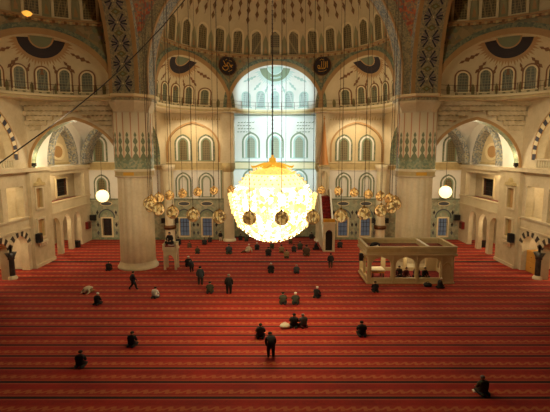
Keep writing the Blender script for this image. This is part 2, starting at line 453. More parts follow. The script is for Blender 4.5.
        for i in range(9):
            b = PI + PI * (i + .5) / 9
            for r, w in ((3.3, .16), (3.75, .25), (4.25, .3), (4.75, .16)) if i % 2 else ((3.4, .18), (3.85, .28), (4.35, .2)):
                x, z = r * cos(b), zt + r * sin(b) * .9
                dx, dz = cos(b), sin(b)
                pts = [(x + dx * .33, z + dz * .33), (x - dz * w * .75, z + dx * w * .75), (x - dx * .33, z - dz * .33), (x + dz * w * .75, z - dx * w * .75)]
                if all(lim(*p) for p in pts): mb.slab(pts, conch, None, .04, sf('paint_brown'))
        for i in range(16):                                # little standing flowers between the windows
            s_ = -5.3 + i * .72
            if key != 'mid': mb.slab([(s_ - .13, ZC + .1), (s_ + .13, ZC + .1), (s_ + .16, ZC + .8), (s_, ZC + 1.2), (s_ - .16, ZC + .8)], conch, None, .03, 'paint_olive')
        tag(mb.build('ceiling'), 'shallow painted conch with sunburst crown above ' + cw, 'conch', None, 'structure')
        nw = 3
        for k in range(-2, 3):
            s_ = k * 2.02
            lab = ('middle arched window' if k == 0 else 'arched window %s from the middle, nearer the %s' % (ORD[abs(k)], ('tribune side' if k > 0 else 'lectern side') if key == 'mid' else ('great pier' if (k * (1 if c > 0 else -1) * (1 if side == 'back' else -1) > 0) else 'far end'))) + ', in the conch over ' + {'mid': 'the apse', 'bay': 'the %s bay' % SIDE[1 if c > 0 else -1], 'cor': 'the %s corner' % SIDE[-1 if side == 'left' else 1]}[key]
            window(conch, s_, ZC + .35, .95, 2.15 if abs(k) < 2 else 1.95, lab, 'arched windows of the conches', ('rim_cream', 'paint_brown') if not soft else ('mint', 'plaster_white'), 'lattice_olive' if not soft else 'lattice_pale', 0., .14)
        # cornice shelf
        mb = MB(); ss = [-6.9 + 13.8 * i / 30 for i in range(31)]
        depth = 5.2 if key == 'bay' else (.6 if key == 'mid' else 3.6)
        def ledge(s_, z, n):
            q = max(-CH, min(CH, s_)); d = math.sqrt(RD * RD - s_ * s_) + CD * math.sqrt(max(0, 1 - (q / CH) ** 2)) - n
            p = Vector((0, DC, 0)) + sv * s_ + out * d; return T(p.x, p.y, z)
        prof = [(-depth, ZC - .02), (.55, ZC - .02), (.55, ZC - .22), (.4, ZC - .26), (.4, ZC - .5), (.2, ZC - .6), (-depth, ZC - .6)]
        for (n0, z0), (n1, z1), m in zip(prof, prof[1:], ['limestone', 'rim_cream', 'limestone', 'frieze_tan', 'limestone', 'limestone']):
            mb.grid(lambda s_, q: ledge(s_, (z0, z1)[q], (n0, n1)[q]), ss, [0, 1], m, False)
        trim(mb, 'curved stone cornice shelf under the conch over ' + cw, 'cornice')
        # guard rail on the shelf
        t = thing('guard_rail', ledge(0, ZC, .35), 'thin metal guard rail on the cornice over ' + cw, 'railing', 'guard rails on the cornices')
        mb = MB()
        for z in (.5, 1.0): mb.tube([ledge(s_, ZC + z, .35) for s_ in ss[1:-1:2]], .02, 'brass_dark', 5)
        mb.build('rail', t)
        for s_ in ss[1:-1:4]:
            mb = MB(); mb.tube([ledge(s_, ZC - .03, .35), ledge(s_, ZC + 1.0, .35)], .025, 'brass_dark', 5); mb.build('post', t)
    return drum

drum_back = half_dome('back', -90, 90, range(-7, 8), (-55, 0, 55), 'over the apse')
half_dome('left', 20, 90, (5, 6, 7), (58,), 'over the lectern aisle')
half_dome('right', -90, -20, (-5, -6, -7), (-58,), 'over the tribune aisle')

# medallions with gold calligraphy on the drum
def medallion(a, glyph, label):
    z = 24.15; p = drum_back(a, z, 0)
    t = thing('calligraphy_medallion', p, label, 'medallion', 'calligraphy roundels')
    n = Vector((-sin(a), -cos(a), 0)); u = Vector((cos(a), -sin(a), 0))
    fm = frame_map(p, u, n); mb = MB()
    r = 1.15
    circ = [(r * cos(2 * PI * i / 32), r * sin(2 * PI * i / 32)) for i in range(32)]
    mb.slab(circ, fm, 0., .14, 'paint_navy'); mb.build('disc', t)
    mb = MB(); big = [(x * 1.1, z_ * 1.1) for x, z_ in circ]
    mb.band(circ, big, fm, 0., .2, 'brass_dark', True); mb.build('rim', t)
    mb = MB()
    for st, w in glyph:
        pts = [Vector(fm(x, y, .17)) for x, y in st]
        mb.tube(pts, w, 'gold_leaf', 5)
    mb.build('calligraphy', t)
def bez(p0, p1, p2, p3, n=8):
    return [tuple((1 - t) ** 3 * a + 3 * (1 - t) ** 2 * t * b + 3 * (1 - t) * t * t * c + t ** 3 * d for a, b, c, d in zip(p0, p1, p2, p3)) for t in [i / n for i in range(n + 1)]]
allah = [([(.72, -.3), (.7, .55)], .06), (bez((.48, .5), (.5, -.2), (.42, -.4), (.2, -.36)), .06), (bez((.2, .62), (.22, -.3), (.1, -.4), (-.1, -.36)), .06),
         (bez((-.1, .6), (-.05, -.2), (-.2, -.42), (-.42, -.34)), .05), (bez((-.42, -.34), (-.8, -.2), (-.62, .25), (-.42, .05)), .06), (bez((-.42, .05), (-.3, -.1), (-.4, -.3), (-.6, -.32)), .05),
         (bez((.0, .85), (.1, .7), (.15, .7), (.2, .85)), .04), ([(-.35, .75), (-.1, .9)], .03), (bez((-.6, -.6), (-.2, -.8), (.3, -.75), (.62, -.55)), .03)]
muham = [(bez((.75, .1), (.5, .3), (.4, -.2), (.62, -.12)), .06), (bez((.62, -.12), (.3, -.1), (.3, .45), (.0, .4)), .06), (bez((.0, .4), (-.3, .2), (.2, -.1), (.05, -.35)), .06),
         (bez((.05, -.35), (-.3, -.8), (-.7, -.5), (-.75, -.2)), .06), (bez((.1, -.1), (-.1, .05), (-.2, .2), (-.15, .0)), .06), (bez((-.1, -.05), (-.4, .0), (-.45, .5), (-.62, .62)), .06),
         ([(-.3, -.1), (-.62, -.05)], .06), (bez((.2, .65), (.35, .8), (.45, .6), (.6, .62)), .03), ([(-.1, .85), (-.3, .7)], .04), (bez((.1, -.75), (.3, -.6), (.5, -.6), (.6, -.45)), .04)]
medallion(R_(-28.2), muham, 'round dark medallion with gold calligraphy above the bay on the lectern side')
medallion(R_(28.2), allah, 'round dark medallion with gold calligraphy above the bay on the minbar side')

# ------------------------------------------------------------------ great arches, pendentives, main dome
AR, ARO, AZ = 13.2, 14.95, 20.7
def great_arch(side, label, soffit, face, full):
    T = turn(side); mb = MB(); Y0, Y1 = 14., 17.
    pts = [(AR, ZC - .2)] + [(AR * cos(b), AZ + AR * sin(b)) for b in [PI * i / 48 for i in range(49)]] + [(-AR, ZC - .2)]
    pto = [(ARO, ZC - .2)] + [(ARO * cos(b), AZ + ARO * sin(b)) for b in [PI * i / 48 for i in range(49)]] + [(-ARO, ZC - .2)]
    mid = [((a[0] * .2 + b[0] * .8), (a[1] * .2 + b[1] * .8)) for a, b in zip(pts, pto)]
    fm = lambda u, z, n: T(u, Y0 - n, z)
    sel = slice(0, None)
    mb.band(pts, mid, fm, None, 0., face); mb.band(mid, pto, fm, None, .06, 'paint_tan')
    thin = [((a[0] * .93 + b[0] * .07), (a[1] * .93 + b[1] * .07)) for a, b in zip(pts, pto)]
    mb.band(pts, thin, fm, 0., .05, 'paint_tan')
    # soffit as three strips
    for (a, b), m in (((0., .35), 'paint_tan'), ((.35, 2.65), soffit), ((2.65, 3.), 'paint_tan')):
        for p, q in zip(pts, pts[1:]):
            mb.face([fm(*p, -a), fm(*q, -a), fm(*q, -b), fm(*p, -b)], m)
    for p, q in zip(pto, pto[1:]):
        mb.face([fm(*p, 0), fm(*q, 0), fm(*q, -3), fm(*p, -3)], 'paint_tan')
    mb.band(pts, pto, fm, None, -3., 'paint_tan')
    if full:                                            # lozenge tiles on the soffit
        L = [0.]
        for p, q in zip(pts, pts[1:]): L.append(L[-1] + math.hypot(q[0] - p[0], q[1] - p[1]))
        def along(s_):
            for i in range(len(L) - 1):
                if s_ <= L[i + 1]: break
            t = (s_ - L[i]) / (L[i + 1] - L[i]); return (pts[i][0] + (pts[i + 1][0] - pts[i][0]) * t, pts[i][1] + (pts[i + 1][1] - pts[i][1]) * t)
        def sm(s_, w, n):
            x, z = along(s_); r = math.hypot(x, z - AZ)
            if z > AZ: x, z = x * (1 - n / r), AZ + (z - AZ) * (1 - n / r)
            else: x -= n * (1 if x > 0 else -1)
            return T(x, Y0 + w, z)
        s_ = .3
        while s_ < L[-1] - 2.0:
            c = s_ + .95
            for q in (-1, 1):
                for an in (-56, -34, -13, 13, 34, 56):      # fan of bars each side of the centre
                    d = Vector((sin(R_(an)), q * cos(R_(an)))); p = Vector((-d.y, d.x)) * .055; o_ = Vector((c, 1.5 + q * .12))
                    A_, B_ = o_ + d * .16, o_ + d * (.95 if abs(an) > 40 else .8)
                    mb.slab([tuple(A_ - p), tuple(B_ - p * 1.6), tuple(B_ + p * 1.6), tuple(A_ + p)], sm, None, .03, 'paint_blue' if abs(an) != 34 else 'paint_lilac')
            for cc, h_, w_, m in ((c + .97, .3, .5, 'paint_olive'), (c + .97, .14, .2, 'rim_green'), (c, .1, .1, 'rim_cream')):
                mb.slab([(cc - h_, 1.5), (cc, 1.5 - w_), (cc + h_, 1.5), (cc, 1.5 + w_)], sm, None, .03 + (.02 if w_ < .3 else 0), m)
            s_ += 1.95
    trim(mb, label, 'arch')
great_arch('back', 'great arch of grey mosaic framing the half dome of the apse', 'mosaic_grey', 'mosaic_dark', False)
great_arch('left', 'great arch with dark blue lozenge tiles rising from the pier beside the lectern', 'mosaic_dark', 'mosaic_grey', True)
great_arch('right', 'great arch with dark blue lozenge tiles rising from the pier behind the tribune', 'mosaic_dark', 'mosaic_grey', True)
for sx, w in ((-1, 'lectern'), (1, 'tribune')):
    mb = MB(); RS = math.hypot(14, 14.8); z0 = 19.6
    def pend(q, r):
        b = q; m = 14 / max(cos(b), sin(b)); rad = 14 + (m - 14) * r
        return (sx * rad * cos(b), CY + rad * sin(b), z0 + math.sqrt(max(0, RS * RS - rad * rad)))
    mb.grid(pend, [PI / 2 * i / 24 for i in range(25)], [i / 14 for i in range(15)], 'mosaic_orange')
    tag(mb.build('ceiling'), 'orange mosaic pendentive above the great pier on the %s side' % w, 'pendentive', None, 'structure')
mb = MB(); mb.lathe([(14 * cos(PI / 2 * i / 12 * .995), 34.2 + 13 * sin(PI / 2 * i / 12)) for i in range(13)], (0, CY, 0), 'plaster_cream', 48)
tag(mb.build('ceiling'), 'main dome over the middle of the hall', 'dome', None, 'structure')

# ------------------------------------------------------------------ floor
mb = MB(); mb.box(-33, 33, 12, 63.5, -.3, 0., 'carpet')
tag(mb.build('floor'), 'red prayer carpet with dark row lines and gold scroll borders', 'carpet floor', None, 'structure')

# ------------------------------------------------------------------ great piers
PX, PYc, PR = 15.45, 47.5, 2.06
def pier(sx):
    w = SIDE[sx]; t = thing('pillar', (sx * PX, PYc, 0), 'massive fluted marble pier ' + ('beside the lectern' if sx < 0 else 'behind the tribune'), 'pillar', 'great piers', 'structure')
    c = (sx * PX, PYc, 0); n = 16
    def flute(prof, m, smooth=False, scal=.06):
        mb = MB(); cols = n * 6
        pts = []
        for r, z in prof:
            for k in range(cols):
                a = 2 * PI * k / cols; rr = r - scal * abs(cos(n * a / 2)) ** 6
                pts.append((c[0] + rr * cos(a), c[1] + rr * sin(a), z))
        mb.faces(pts, [(i * cols + k, i * cols + (k + 1) % cols, (i + 1) * cols + (k + 1) % cols, (i + 1) * cols + k) for i in range(len(prof) - 1) for k in range(cols)], m, smooth)
        return mb
    flute([(PR - .14, .7), (PR - .2, 10.1)], 'limestone', True, .1).build('shaft', t)
    mb = MB(); mb.lathe([(PR + .16, 0), (PR + .17, .15), (PR + .1, .26), (PR, .4), (PR - .08, .55), (PR - .13, .75)], c, 'marble', 32); mb.build('base', t)
    mb = MB(); mb.lathe([(PR - .05, 10.1), (PR + .06, 10.15), (PR + .06, 10.3)], c, 'limestone', 32); mb.lathe([(PR + .0, 10.3), (PR + .02, 10.72)], c, 'frieze_tan', 32)
    mb.lathe([(PR + .1, 10.72), (PR + .1, 10.9), (PR, 11.0)], c, 'limestone', 32); mb.build('moulding', t)
    for k in range(1):
        a = -PI / 2 + .0
        u = Vector((-sin(a), cos(a), 0)); nn = Vector((cos(a), sin(a), 0))
        fm = frame_map(Vector(c) + nn * (PR - .05), u, nn)
        mb = MB(); mb.slab([(-.55, 10.34), (.55, 10.34), (.55, 10.68), (-.55, 10.68)], fm, 0, .12, 'gold_leaf'); mb.build('gold_plaque', t)
    mb = flute([(PR - .0, 11.0), (PR - .0, 12.2)], 'tile_band_green', True, .0); mb.build('tile_band', t)
    mb = flute([(PR, 12.2), (PR, 16.9)], 'tile_cream', True, .0)
    for k in range(n):
        a = 2 * PI * (k + .5) / n
        def cyl(u, z, d, a=a): b = a + u / PR; return (c[0] + (PR + d) * cos(b), c[1] + (PR + d) * sin(b), z)
        mb.slab([(-.05, 12.2), (.05, 12.2), (.05, 16.9), (-.05, 16.9)], cyl, 0, .03, 'stripe_rose')
        b = 2 * PI * k / n
        def cyl2(u, z, d, a=b): b_ = a + u / PR; return (c[0] + (PR + d) * cos(b_), c[1] + (PR + d) * sin(b_), z)
        for z, w_, h_ in ((12.3, .34, .5), (13.1, .24, .55), (13.95, .24, .45), (14.6, .15, .3)):
            mb.slab([(0, z - h_), (w_, z - h_ * .2), (w_ * .7, z + h_ * .3), (0, z + h_), (-w_ * .7, z + h_ * .3), (-w_, z - h_ * .2)], cyl2, 0, .03, 'paint_green')
    mb.build('striped_tile_shaft', t)
    mb = MB(); mb.lathe([(PR, 16.9), (PR + .05, 17.1), (PR + .5, 17.9), (PR + .5, 18.15)], c, 'limestone', 8, False, PI / 8, 2 * PI + PI / 8); mb.build('capital', t)
    mb = MB(); mb.lathe([(PR + .4, 18.1), (PR + .55, 18.12), (PR + .55, 18.4)], c, 'mosaic_dark', 8, False, PI / 8, 2 * PI + PI / 8)
    mb.lathe([(PR + .6, 18.4), (PR + .85, 18.5), (PR + .85, 18.75), (.5, 18.78)], c, 'rim_cream', 8, False, PI / 8, 2 * PI + PI / 8); mb.build('cornice', t)
    return t
for sx in (-1, 1): pier(sx)

# ------------------------------------------------------------------ back wall: bays, apse, corner rooms
YB = 62.0
def ellipse(u, z, a, b, n=20): return [(u + a * cos(2 * PI * i / n), z + b * sin(2 * PI * i / n)) for i in range(n)]
def dado(mb, fm, u0, u1, wins, top=5.9):
    """green tile dado with plaques and blind arches"""
    edges = [u0] + [e for w in wins for e in (w - .7, w + .7)] + [u1]
    for p, q in zip(edges[0::2], edges[1::2]): mb.slab([(p, 0), (q, 0), (q, top), (p, top)], fm, 0, .06, 'tile_green')
    for w in wins:
        mb.slab([(w - .7, 0), (w + .7, 0), (w + .7, .55), (w - .7, .55)], fm, 0, .06, 'tile_green')
        mb.slab([(w - .7, 3.15), (w + .7, 3.15), (w + .7, top), (w - .7, top)], fm, 0, .06, 'tile_green')
        for r0, r1, m in ((1.02, 1.2, 'tile_dark'), (.72, 1.02, 'rim_green')):
            mb.band(arch_pts(w, r0, 3.2, 3.3, r0 * 1.05, 8, .1), arch_pts(w, r1, 3.2, 3.3, r1 * 1.05, 8, .1), fm, .06, .09, m)
        mb.band(ellipse(w, 5.3, .78, .26), ellipse(w, 5.3, .9, .36), fm, .06, .1, 'rim_cream', True); mb.slab(ellipse(w, 5.3, .78, .26), fm, .06, .08, 'tile_dark')
        for s_ in (-1.35, 1.35):
            for z in (1.0, 2.2, 4.0):
                if u0 < w + s_ - .2 and w + s_ + .2 < u1: mb.slab([(w + s_ - .18, z), (w + s_, z - .36), (w + s_ + .18, z), (w + s_, z + .36)], fm, .06, .09, 'paint_navy' if z > 1.5 else 'tile_dark')
    mb.slab([(u0, top), (u1, top), (u1, top + .15), (u0, top + .15)], fm, 0, .14, 'arch_green')
    mb.slab([(u0, 0), (u1, 0), (u1, .3), (u0, .3)], fm, .06, .12, 'tile_band_green')
def rect_window(fm, u, z0, z1, w, label, pane='day_pane', group='square windows of the tiled walls', bars=True, rim='rim_cream', rd=.35):
    win_n[0] += 1
    t = thing('window_%d' % win_n[0], fm(u, z0, 0), label, 'window', group, 'structure')
    mb = MB(); h = w / 2
    mb.band([(u - h, z0), (u + h, z0), (u + h, z1), (u - h, z1)], [(u - h - .2, z0 - .2), (u + h + .2, z0 - .2), (u + h + .2, z1 + .2), (u - h - .2, z1 + .2)], fm, -.05, .14, rim, True)
    mb.build('frame', t)
    mb = MB(); mb.slab([(u - h, z0), (u + h, z0), (u + h, z1), (u - h, z1)], fm, -rd, -rd + .05, pane); mb.build('pane', t)
    if bars:
        mb = MB()
        for k in (-.33, .33): mb.slab([(u + k * h * 2 / 2 - .03, z0), (u + k * h + .03, z0), (u + k * h + .03, z1), (u + k * h - .03, z1)], fm, -rd + .05, -rd + .12, 'black_metal')
        for k in (.25, .5, .75): mb.slab([(u - h, z0 + (z1 - z0) * k - .03), (u + h, z0 + (z1 - z0) * k - .03), (u + h, z0 + (z1 - z0) * k + .03), (u - h, z0 + (z1 - z0) * k + .03)], fm, -rd + .05, -rd + .12, 'black_metal')
        mb.build('grille', t)
    return t

fb = frame_map((0, YB, 0), (1, 0, 0), (0, -1, 0))
GREENRIM = ('rim_green', 'plaster_white', 'arch_green')
for sx in (-1, 1):
    w = SIDE[sx]; mb = MB()
    ua, ub = sorted((sx * 16.6, sx * 6.2)); ra, rb = sorted((sx * 15.3, sx * 8.1)); cx = sx * 11.7
    wins = sorted((sx * 13.2, sx * 9.9))
    ops = [('rect', x - .68, x + .68, .55, 3.15) for x in wins] + [('arch', ra, rb, 11.2, 13.4, 3.4, .3)]
    wall_panel(mb, fb, ua, ub, 0, 18.4, ops, .45, 'limestone', 'paint_tan')
    mb.slab(arch_pts(cx, 3.62, 11.15, 13.4, 3.4, 12, .3), fb, -.45, -.42, 'plaster_cream')
    mb.band(arch_pts(cx, 3.6, 11.2, 13.4, 3.4, 12, .3), arch_pts(cx, 3.85, 11.2, 13.4, 3.65, 12, .3), fb, 0, .08, 'paint_tan')
    mb.slab([(ua, 10.2), (ub, 10.2), (ub, 11.2), (ua, 11.2)], fb, 0, .1, 'frieze_tan'); 
    for z in (10.15, 11.2): mb.slab([(ua, z), (ub, z), (ub, z + .1), (ua, z + .1)], fb, 0, .16, 'rim_cream')
    mb.slab([(ra - .3, 6.05), (rb + .3, 6.05), (rb + .3, 10.15), (ra - .3, 10.15)], fb, 0, .03, 'plaster_white')
    for x in (ra - .35, rb + .35): mb.slab([(x - .08, 6.05), (x + .08, 6.05), (x + .08, 10.15), (x - .08, 10.15)], fb, 0, .1, 'rim_green')
    # raised inscription-like relief above the arch
    for k in range(26):
        u = ua + .6 + (ub - ua - 1.2) * k / 25; mb.slab([(u - .1, 17.2), (u + .12, 17.2), (u + .06, 17.2 + .25 + .2 * (k % 3)), (u - .08, 17.35)], fb, 0, .05, 'frieze_tan')
    dado(mb, fb, ua, ub, wins)
    tag(mb.build('wall_back_bay'), 'back wall bay with blind pointed arch and tiled dado on the %s side' % w, 'wall', None, 'structure')
    fr = frame_map((0, YB + .42, 0), (1, 0, 0), (0, -1, 0))
    for x in wins:
        near = 'apse' if abs(x) < 11 else 'pier'
        window(fr, x, 11.55, 1.05, 3.0, 'upper green-rimmed lattice window nearer the %s in the %s side bay' % (near, w), 'green-rimmed lattice windows', GREENRIM, 'lattice_gold', .3, .24)
        window(fb, x, 6.35, 1.0, 2.85, 'lower green-rimmed lattice window nearer the %s in the %s side bay' % (near, w), 'green-rimmed lattice windows', GREENRIM, 'warm_pane' if (sx > 0 and near == 'apse') else 'lattice_gold', .3, .22, .06)
        rect_window(fb, x, .55, 3.15, 1.36, 'barred window in the tiled dado nearer the %s, %s side bay' % (near, w))
    # engaged columns of the apse corner and the aisle column
    t = thing('marble_column', (sx * 6.6, 61.2, 0), 'round marble column at the apse corner on the %s side' % w, 'column', 'corner columns of the apse')
    mb = MB(); mb.lathe([(.75, .35), (.72, 10.0)], (sx * 6.6, 61.2, 0), 'marble', 20); mb.build('shaft', t)
    mb = MB(); mb.lathe([(.95, 0), (.95, .2), (.8, .35), (.7, .4)], (sx * 6.6, 61.2, 0), 'marble', 20); mb.build('base', t)
    mb = MB(); mb.lathe([(.72, 9.95), (.95, 10.4), (.95, 11.2), (.1, 11.25)], (sx * 6.6, 61.2, 0), 'frieze_tan', 20); mb.build('capital', t)
    mb = MB(); mb.box(sx * 6.6 - .85, sx * 6.6 + .85, 60.6, 62.0, 11.2, 18.2, 'limestone')
    tag(mb.build('wall_pier'), 'plain stone wall strip between the apse and the %s side bay' % w, 'wall', None, 'structure')
    ax, ay = sx * 14.75, 59.6
    t = thing('marble_column', (ax, ay, 0), 'slender marble column with brown brass ring and speakers, %s side' % w, 'column', 'slender aisle columns')
    mb = MB(); mb.lathe([(.68, .4), (.66, 10.2)], (ax, ay, 0), 'marble', 20); mb.build('shaft', t)
    mb = MB(); mb.lathe([(.9, 0), (.9, .2), (.75, .36), (.64, .45)], (ax, ay, 0), 'marble', 20); mb.build('base', t)
    mb = MB(); mb.lathe([(.67, 2.0), (.84, 2.05), (.88, 2.25), (.84, 2.55), (.67, 2.6)], (ax, ay, 0), 'brass_dark', 20); mb.build('brass_ring', t)
    mb = MB(); mb.lathe([(.66, 10.1), (.85, 10.5), (.95, 11.0), (.1, 11.0)], (ax, ay, 0), 'limestone', 20); mb.build('capital', t)
    for q in (-1, 1):
        lab = 'small black loudspeaker on the slender column, %s side, facing the %s' % (w, 'apse' if q * sx < 0 else 'aisle')
        s = thing('loudspeaker', (ax + q * .95, ay, 3.15), lab, 'speaker', 'column loudspeakers')
        mb = MB(); mb.box(ax + q * .95 - .2, ax + q * .95 + .2, ay - .3, ay + .2, 2.85, 3.55, 'black_plastic'); cab = mb.build('cabinet', s)
        mb = MB(); mb.box(ax + q * .95 - .16, ax + q * .95 + .16, ay - .33, ay - .3, 2.9, 3.5, 'black_metal'); mb.build('grille', sub(cab, s))
        mb = MB(); mb.box(min(ax + q * .64, ax + q * .76), max(ax + q * .64, ax + q * .76), ay - .1, ay + .1, 3.1, 3.3, 'black_metal'); mb.build('bracket', s)
    # side wall between great pier and back wall: pointed arch on the slender column
    fs = frame_map((sx * 15.6, 0, 0), (0, 1, 0), (-sx, 0, 0)); mb = MB()
    wall_panel(mb, fs, 49.0, YB, 11.0, 18.2, [('arch', 50.3, 58.8, 11.0, 11.8, 4.7, .35)], 1.3, 'limestone', 'arch_green', True)
    mb.box(min(sx * 15.6, sx * 16.9), max(sx * 15.6, sx * 16.9), 58.8, YB, 10.9, 11.05, 'limestone')
    tag(mb.build('wall_aisle'), 'aisle wall with green-lined pointed arch between pier and back wall, %s side' % w, 'wall', None, 'structure')

    # corner room
    xa, xb = sorted((sx * 26.8, sx * 16.55)); wx = sx * 24.5
    mb = MB()
    cw = [sx * 24.5]
    wall_panel(mb, fb, xa, xb, 0, 18.4, [('rect', x - .68, x + .68, .55, 3.15) for x in cw], .45, 'plaster_white', 'rim_cream')
    mb.slab([(xa, 10.2), (xb, 10.2), (xb, 11.2), (xa, 11.2)], fb, 0, .1, 'frieze_tan')
    for z in (10.15, 11.2): mb.slab([(xa, z), (xb, z), (xb, z + .1), (xa, z + .1)], fb, 0, .16, 'rim_cream')
    dado(mb, fb, xa, xb, cw)
    mb.band(arch_pts((xa + xb) / 2, 4.45, 11.2, 11.3, 5.8, 12, .45), arch_pts((xa + xb) / 2, 5.1, 11.2, 11.3, 6.5, 12, .45), fb, 0, 2.6, 'mosaic_grey')
    tag(mb.build('wall_back_corner'), 'white corner room end wall with tiled dado on the %s side' % w, 'wall', None, 'structure')
    window(fb, sx * 25.2, 11.45, 1.05, 3.0, 'upper green-rimmed lattice window in the %s side corner room' % w, 'green-rimmed lattice windows', GREENRIM, 'lattice_gold', .3, .24)
    window(fb, sx * 25.0, 6.2, 1.0, 2.7, 'lower green-rimmed lattice window behind the globe lamp, %s side' % w, 'green-rimmed lattice windows', GREENRIM, 'lattice_gold', .3, .22)
    rect_window(fb, wx, .55, 3.15, 1.36, 'barred window in the tiled dado of the %s side corner room' % w, 'wood_dark' if sx < 0 else 'day_pane')
    # groin vault
    mb = MB(); x0, x1, y0, y1 = xa, xb, 48.2, YB
    def vault(u, v):
        a, b = (u - (x0 + x1) / 2) / ((x1 - x0) / 2), (v - (y0 + y1) / 2) / ((y1 - y0) / 2)
        return (u, v, 11.2 + max(6.4 * arch_top(a, .4), 6.0 * arch_top(b, .4)))
    mb.grid(vault, [x0 + (x1 - x0) * (1 - cos(PI * i / 28)) / 2 for i in range(29)], [y0 + (y1 - y0) * (1 - cos(PI * i / 28)) / 2 for i in range(29)], 'plaster_white', False)
    tag(mb.build('ceiling'), 'white groin vault of the corner room on the %s side' % w, 'vault', None, 'structure')
    # arch wall in front of the corner room
    ff = frame_map((0, 47.0, 0), (1, 0, 0), (0, -1, 0)); mb = MB()
    wall_panel(mb, ff, xa - .3, xb + .4, 0, 18.4, [('arch', xa + .1, xb - .1, 0, 11.2, 5.0, .3)], 1.2, 'limestone', 'arch_green', True)
    mb.band(arch_pts((xa + xb) / 2, 4.85, 11.0, 11.2, 5.0, 12, .3), arch_pts((xa + xb) / 2, 5.15, 11.0, 11.2, 5.35, 12, .3), ff, 0, .1, 'paint_tan')
    tag(mb.build('wall_corner_arch'), 'wide pointed arch wall opening into the corner room on the %s side' % w, 'wall', None, 'structure')
    # muqarnas band
    mb = MB()
    rows = 6
    for r in range(rows):
        z1_, z0_ = 18.1 - r * .5, 18.1 - (r + 1) * .5
        d1 = .75 * (1 - r / rows) ** 1.2 + .04
        for k in range(22):
            u0_ = xa + (xb - xa) * (k + .5 * (r % 2)) / 22; u1_ = u0_ + (xb - xa) / 22
            if u1_ > xb + .1: continue
            um = (u0_ + u1_) / 2
            if z0_ < 11.2 + 5.6 * arch_top((um - (xa + xb) / 2) / 5.3, .3): continue
            mb.slab([(u0_, z1_), (u0_, z0_ + .09), (um, z0_), (u1_, z0_ + .09), (u1_, z1_)], ff, 0, d1, 'muqarnas_stone')
    trim(mb, 'carved stone muqarnas rows above the corner room arch, %s side' % w, 'muqarnas')

# central apse
YA = 64.2
fa = frame_map((0, YA, 0), (1, 0, 0), (0, -1, 0)); mb = MB()
wall_panel(mb, fa, -6.3, 6.3, 0, 19.2, [('arch', -1.5, 1.5, 0, 3.2, 2.2, .3)], 1.2, 'plaster_white', 'arch_green')
mb.slab([(-6.3, 10.2), (6.3, 10.2), (6.3, 11.2), (-6.3, 11.2)], fa, 0, .1, 'rim_cream')
for z in (10.15, 11.2, 18.0): mb.slab([(-6.3, z), (6.3, z), (6.3, z + .12), (-6.3, z + .12)], fa, 0, .2, 'rim_green')
mb.slab(arch_pts(0, 1.55, 0, 3.2, 2.2, 8, .3), fa, -1.2, -1.1, 'tile_green')
for a, b in ((-6.3, -1.7), (1.7, 6.3)): mb.slab([(a, 0), (b, 0), (b, 5.9), (a, 5.9)], fa, 0, .06, 'tile_green')
mb.band(arch_pts(0, 1.5, 0, 3.2, 2.2, 8, .3), arch_pts(0, 1.9, 0, 3.2, 2.7, 8, .3), fa, 0, .25, 'marble')
for sx in (-1, 1):
    x = sx * 6.2; mb.face([(x, 60.8, 0), (x, YA, 0), (x, YA, 18.6), (x, 60.8, 18.6)], 'plaster_white')
    for k in range(4):                                   # painted script on the apse wall
        z = 15.6 + .45 * k
        for q in range(5 + k % 2):
            u = sx * 4.35 + (q - 2.5) * .42 + .1 * (k % 2)
            mb.slab([(u - .16, z), (u + .14, z + .02), (u + .17, z + .12 + .1 * ((q + k) % 3)), (u + .05, z + .1), (u - .1, z + .16)], fa, 0, .03, 'rim_green')
tag(mb.build('wall_back_apse'), 'bright white apse wall with prayer niche behind the great chandelier', 'wall', None, 'structure')
for k in (-1, 0, 1):
    nm = {-1: 'nearer the lectern side', 0: 'in the middle', 1: 'nearer the minbar'}[k]
    window(fa, k * 3.55, 11.9, 1.15, 3.0, 'upper green-rimmed window of the bright apse, ' + nm, 'apse windows', ('mint', 'plaster_white', 'rim_green'), 'lattice_mid', .3, .25)
    window(fa, k * 3.55, 6.6, 1.15, 2.9, 'lower green-rimmed window of the bright apse, ' + nm, 'apse windows', ('mint', 'plaster_white', 'rim_green'), 'lattice_mid', .3, .25)

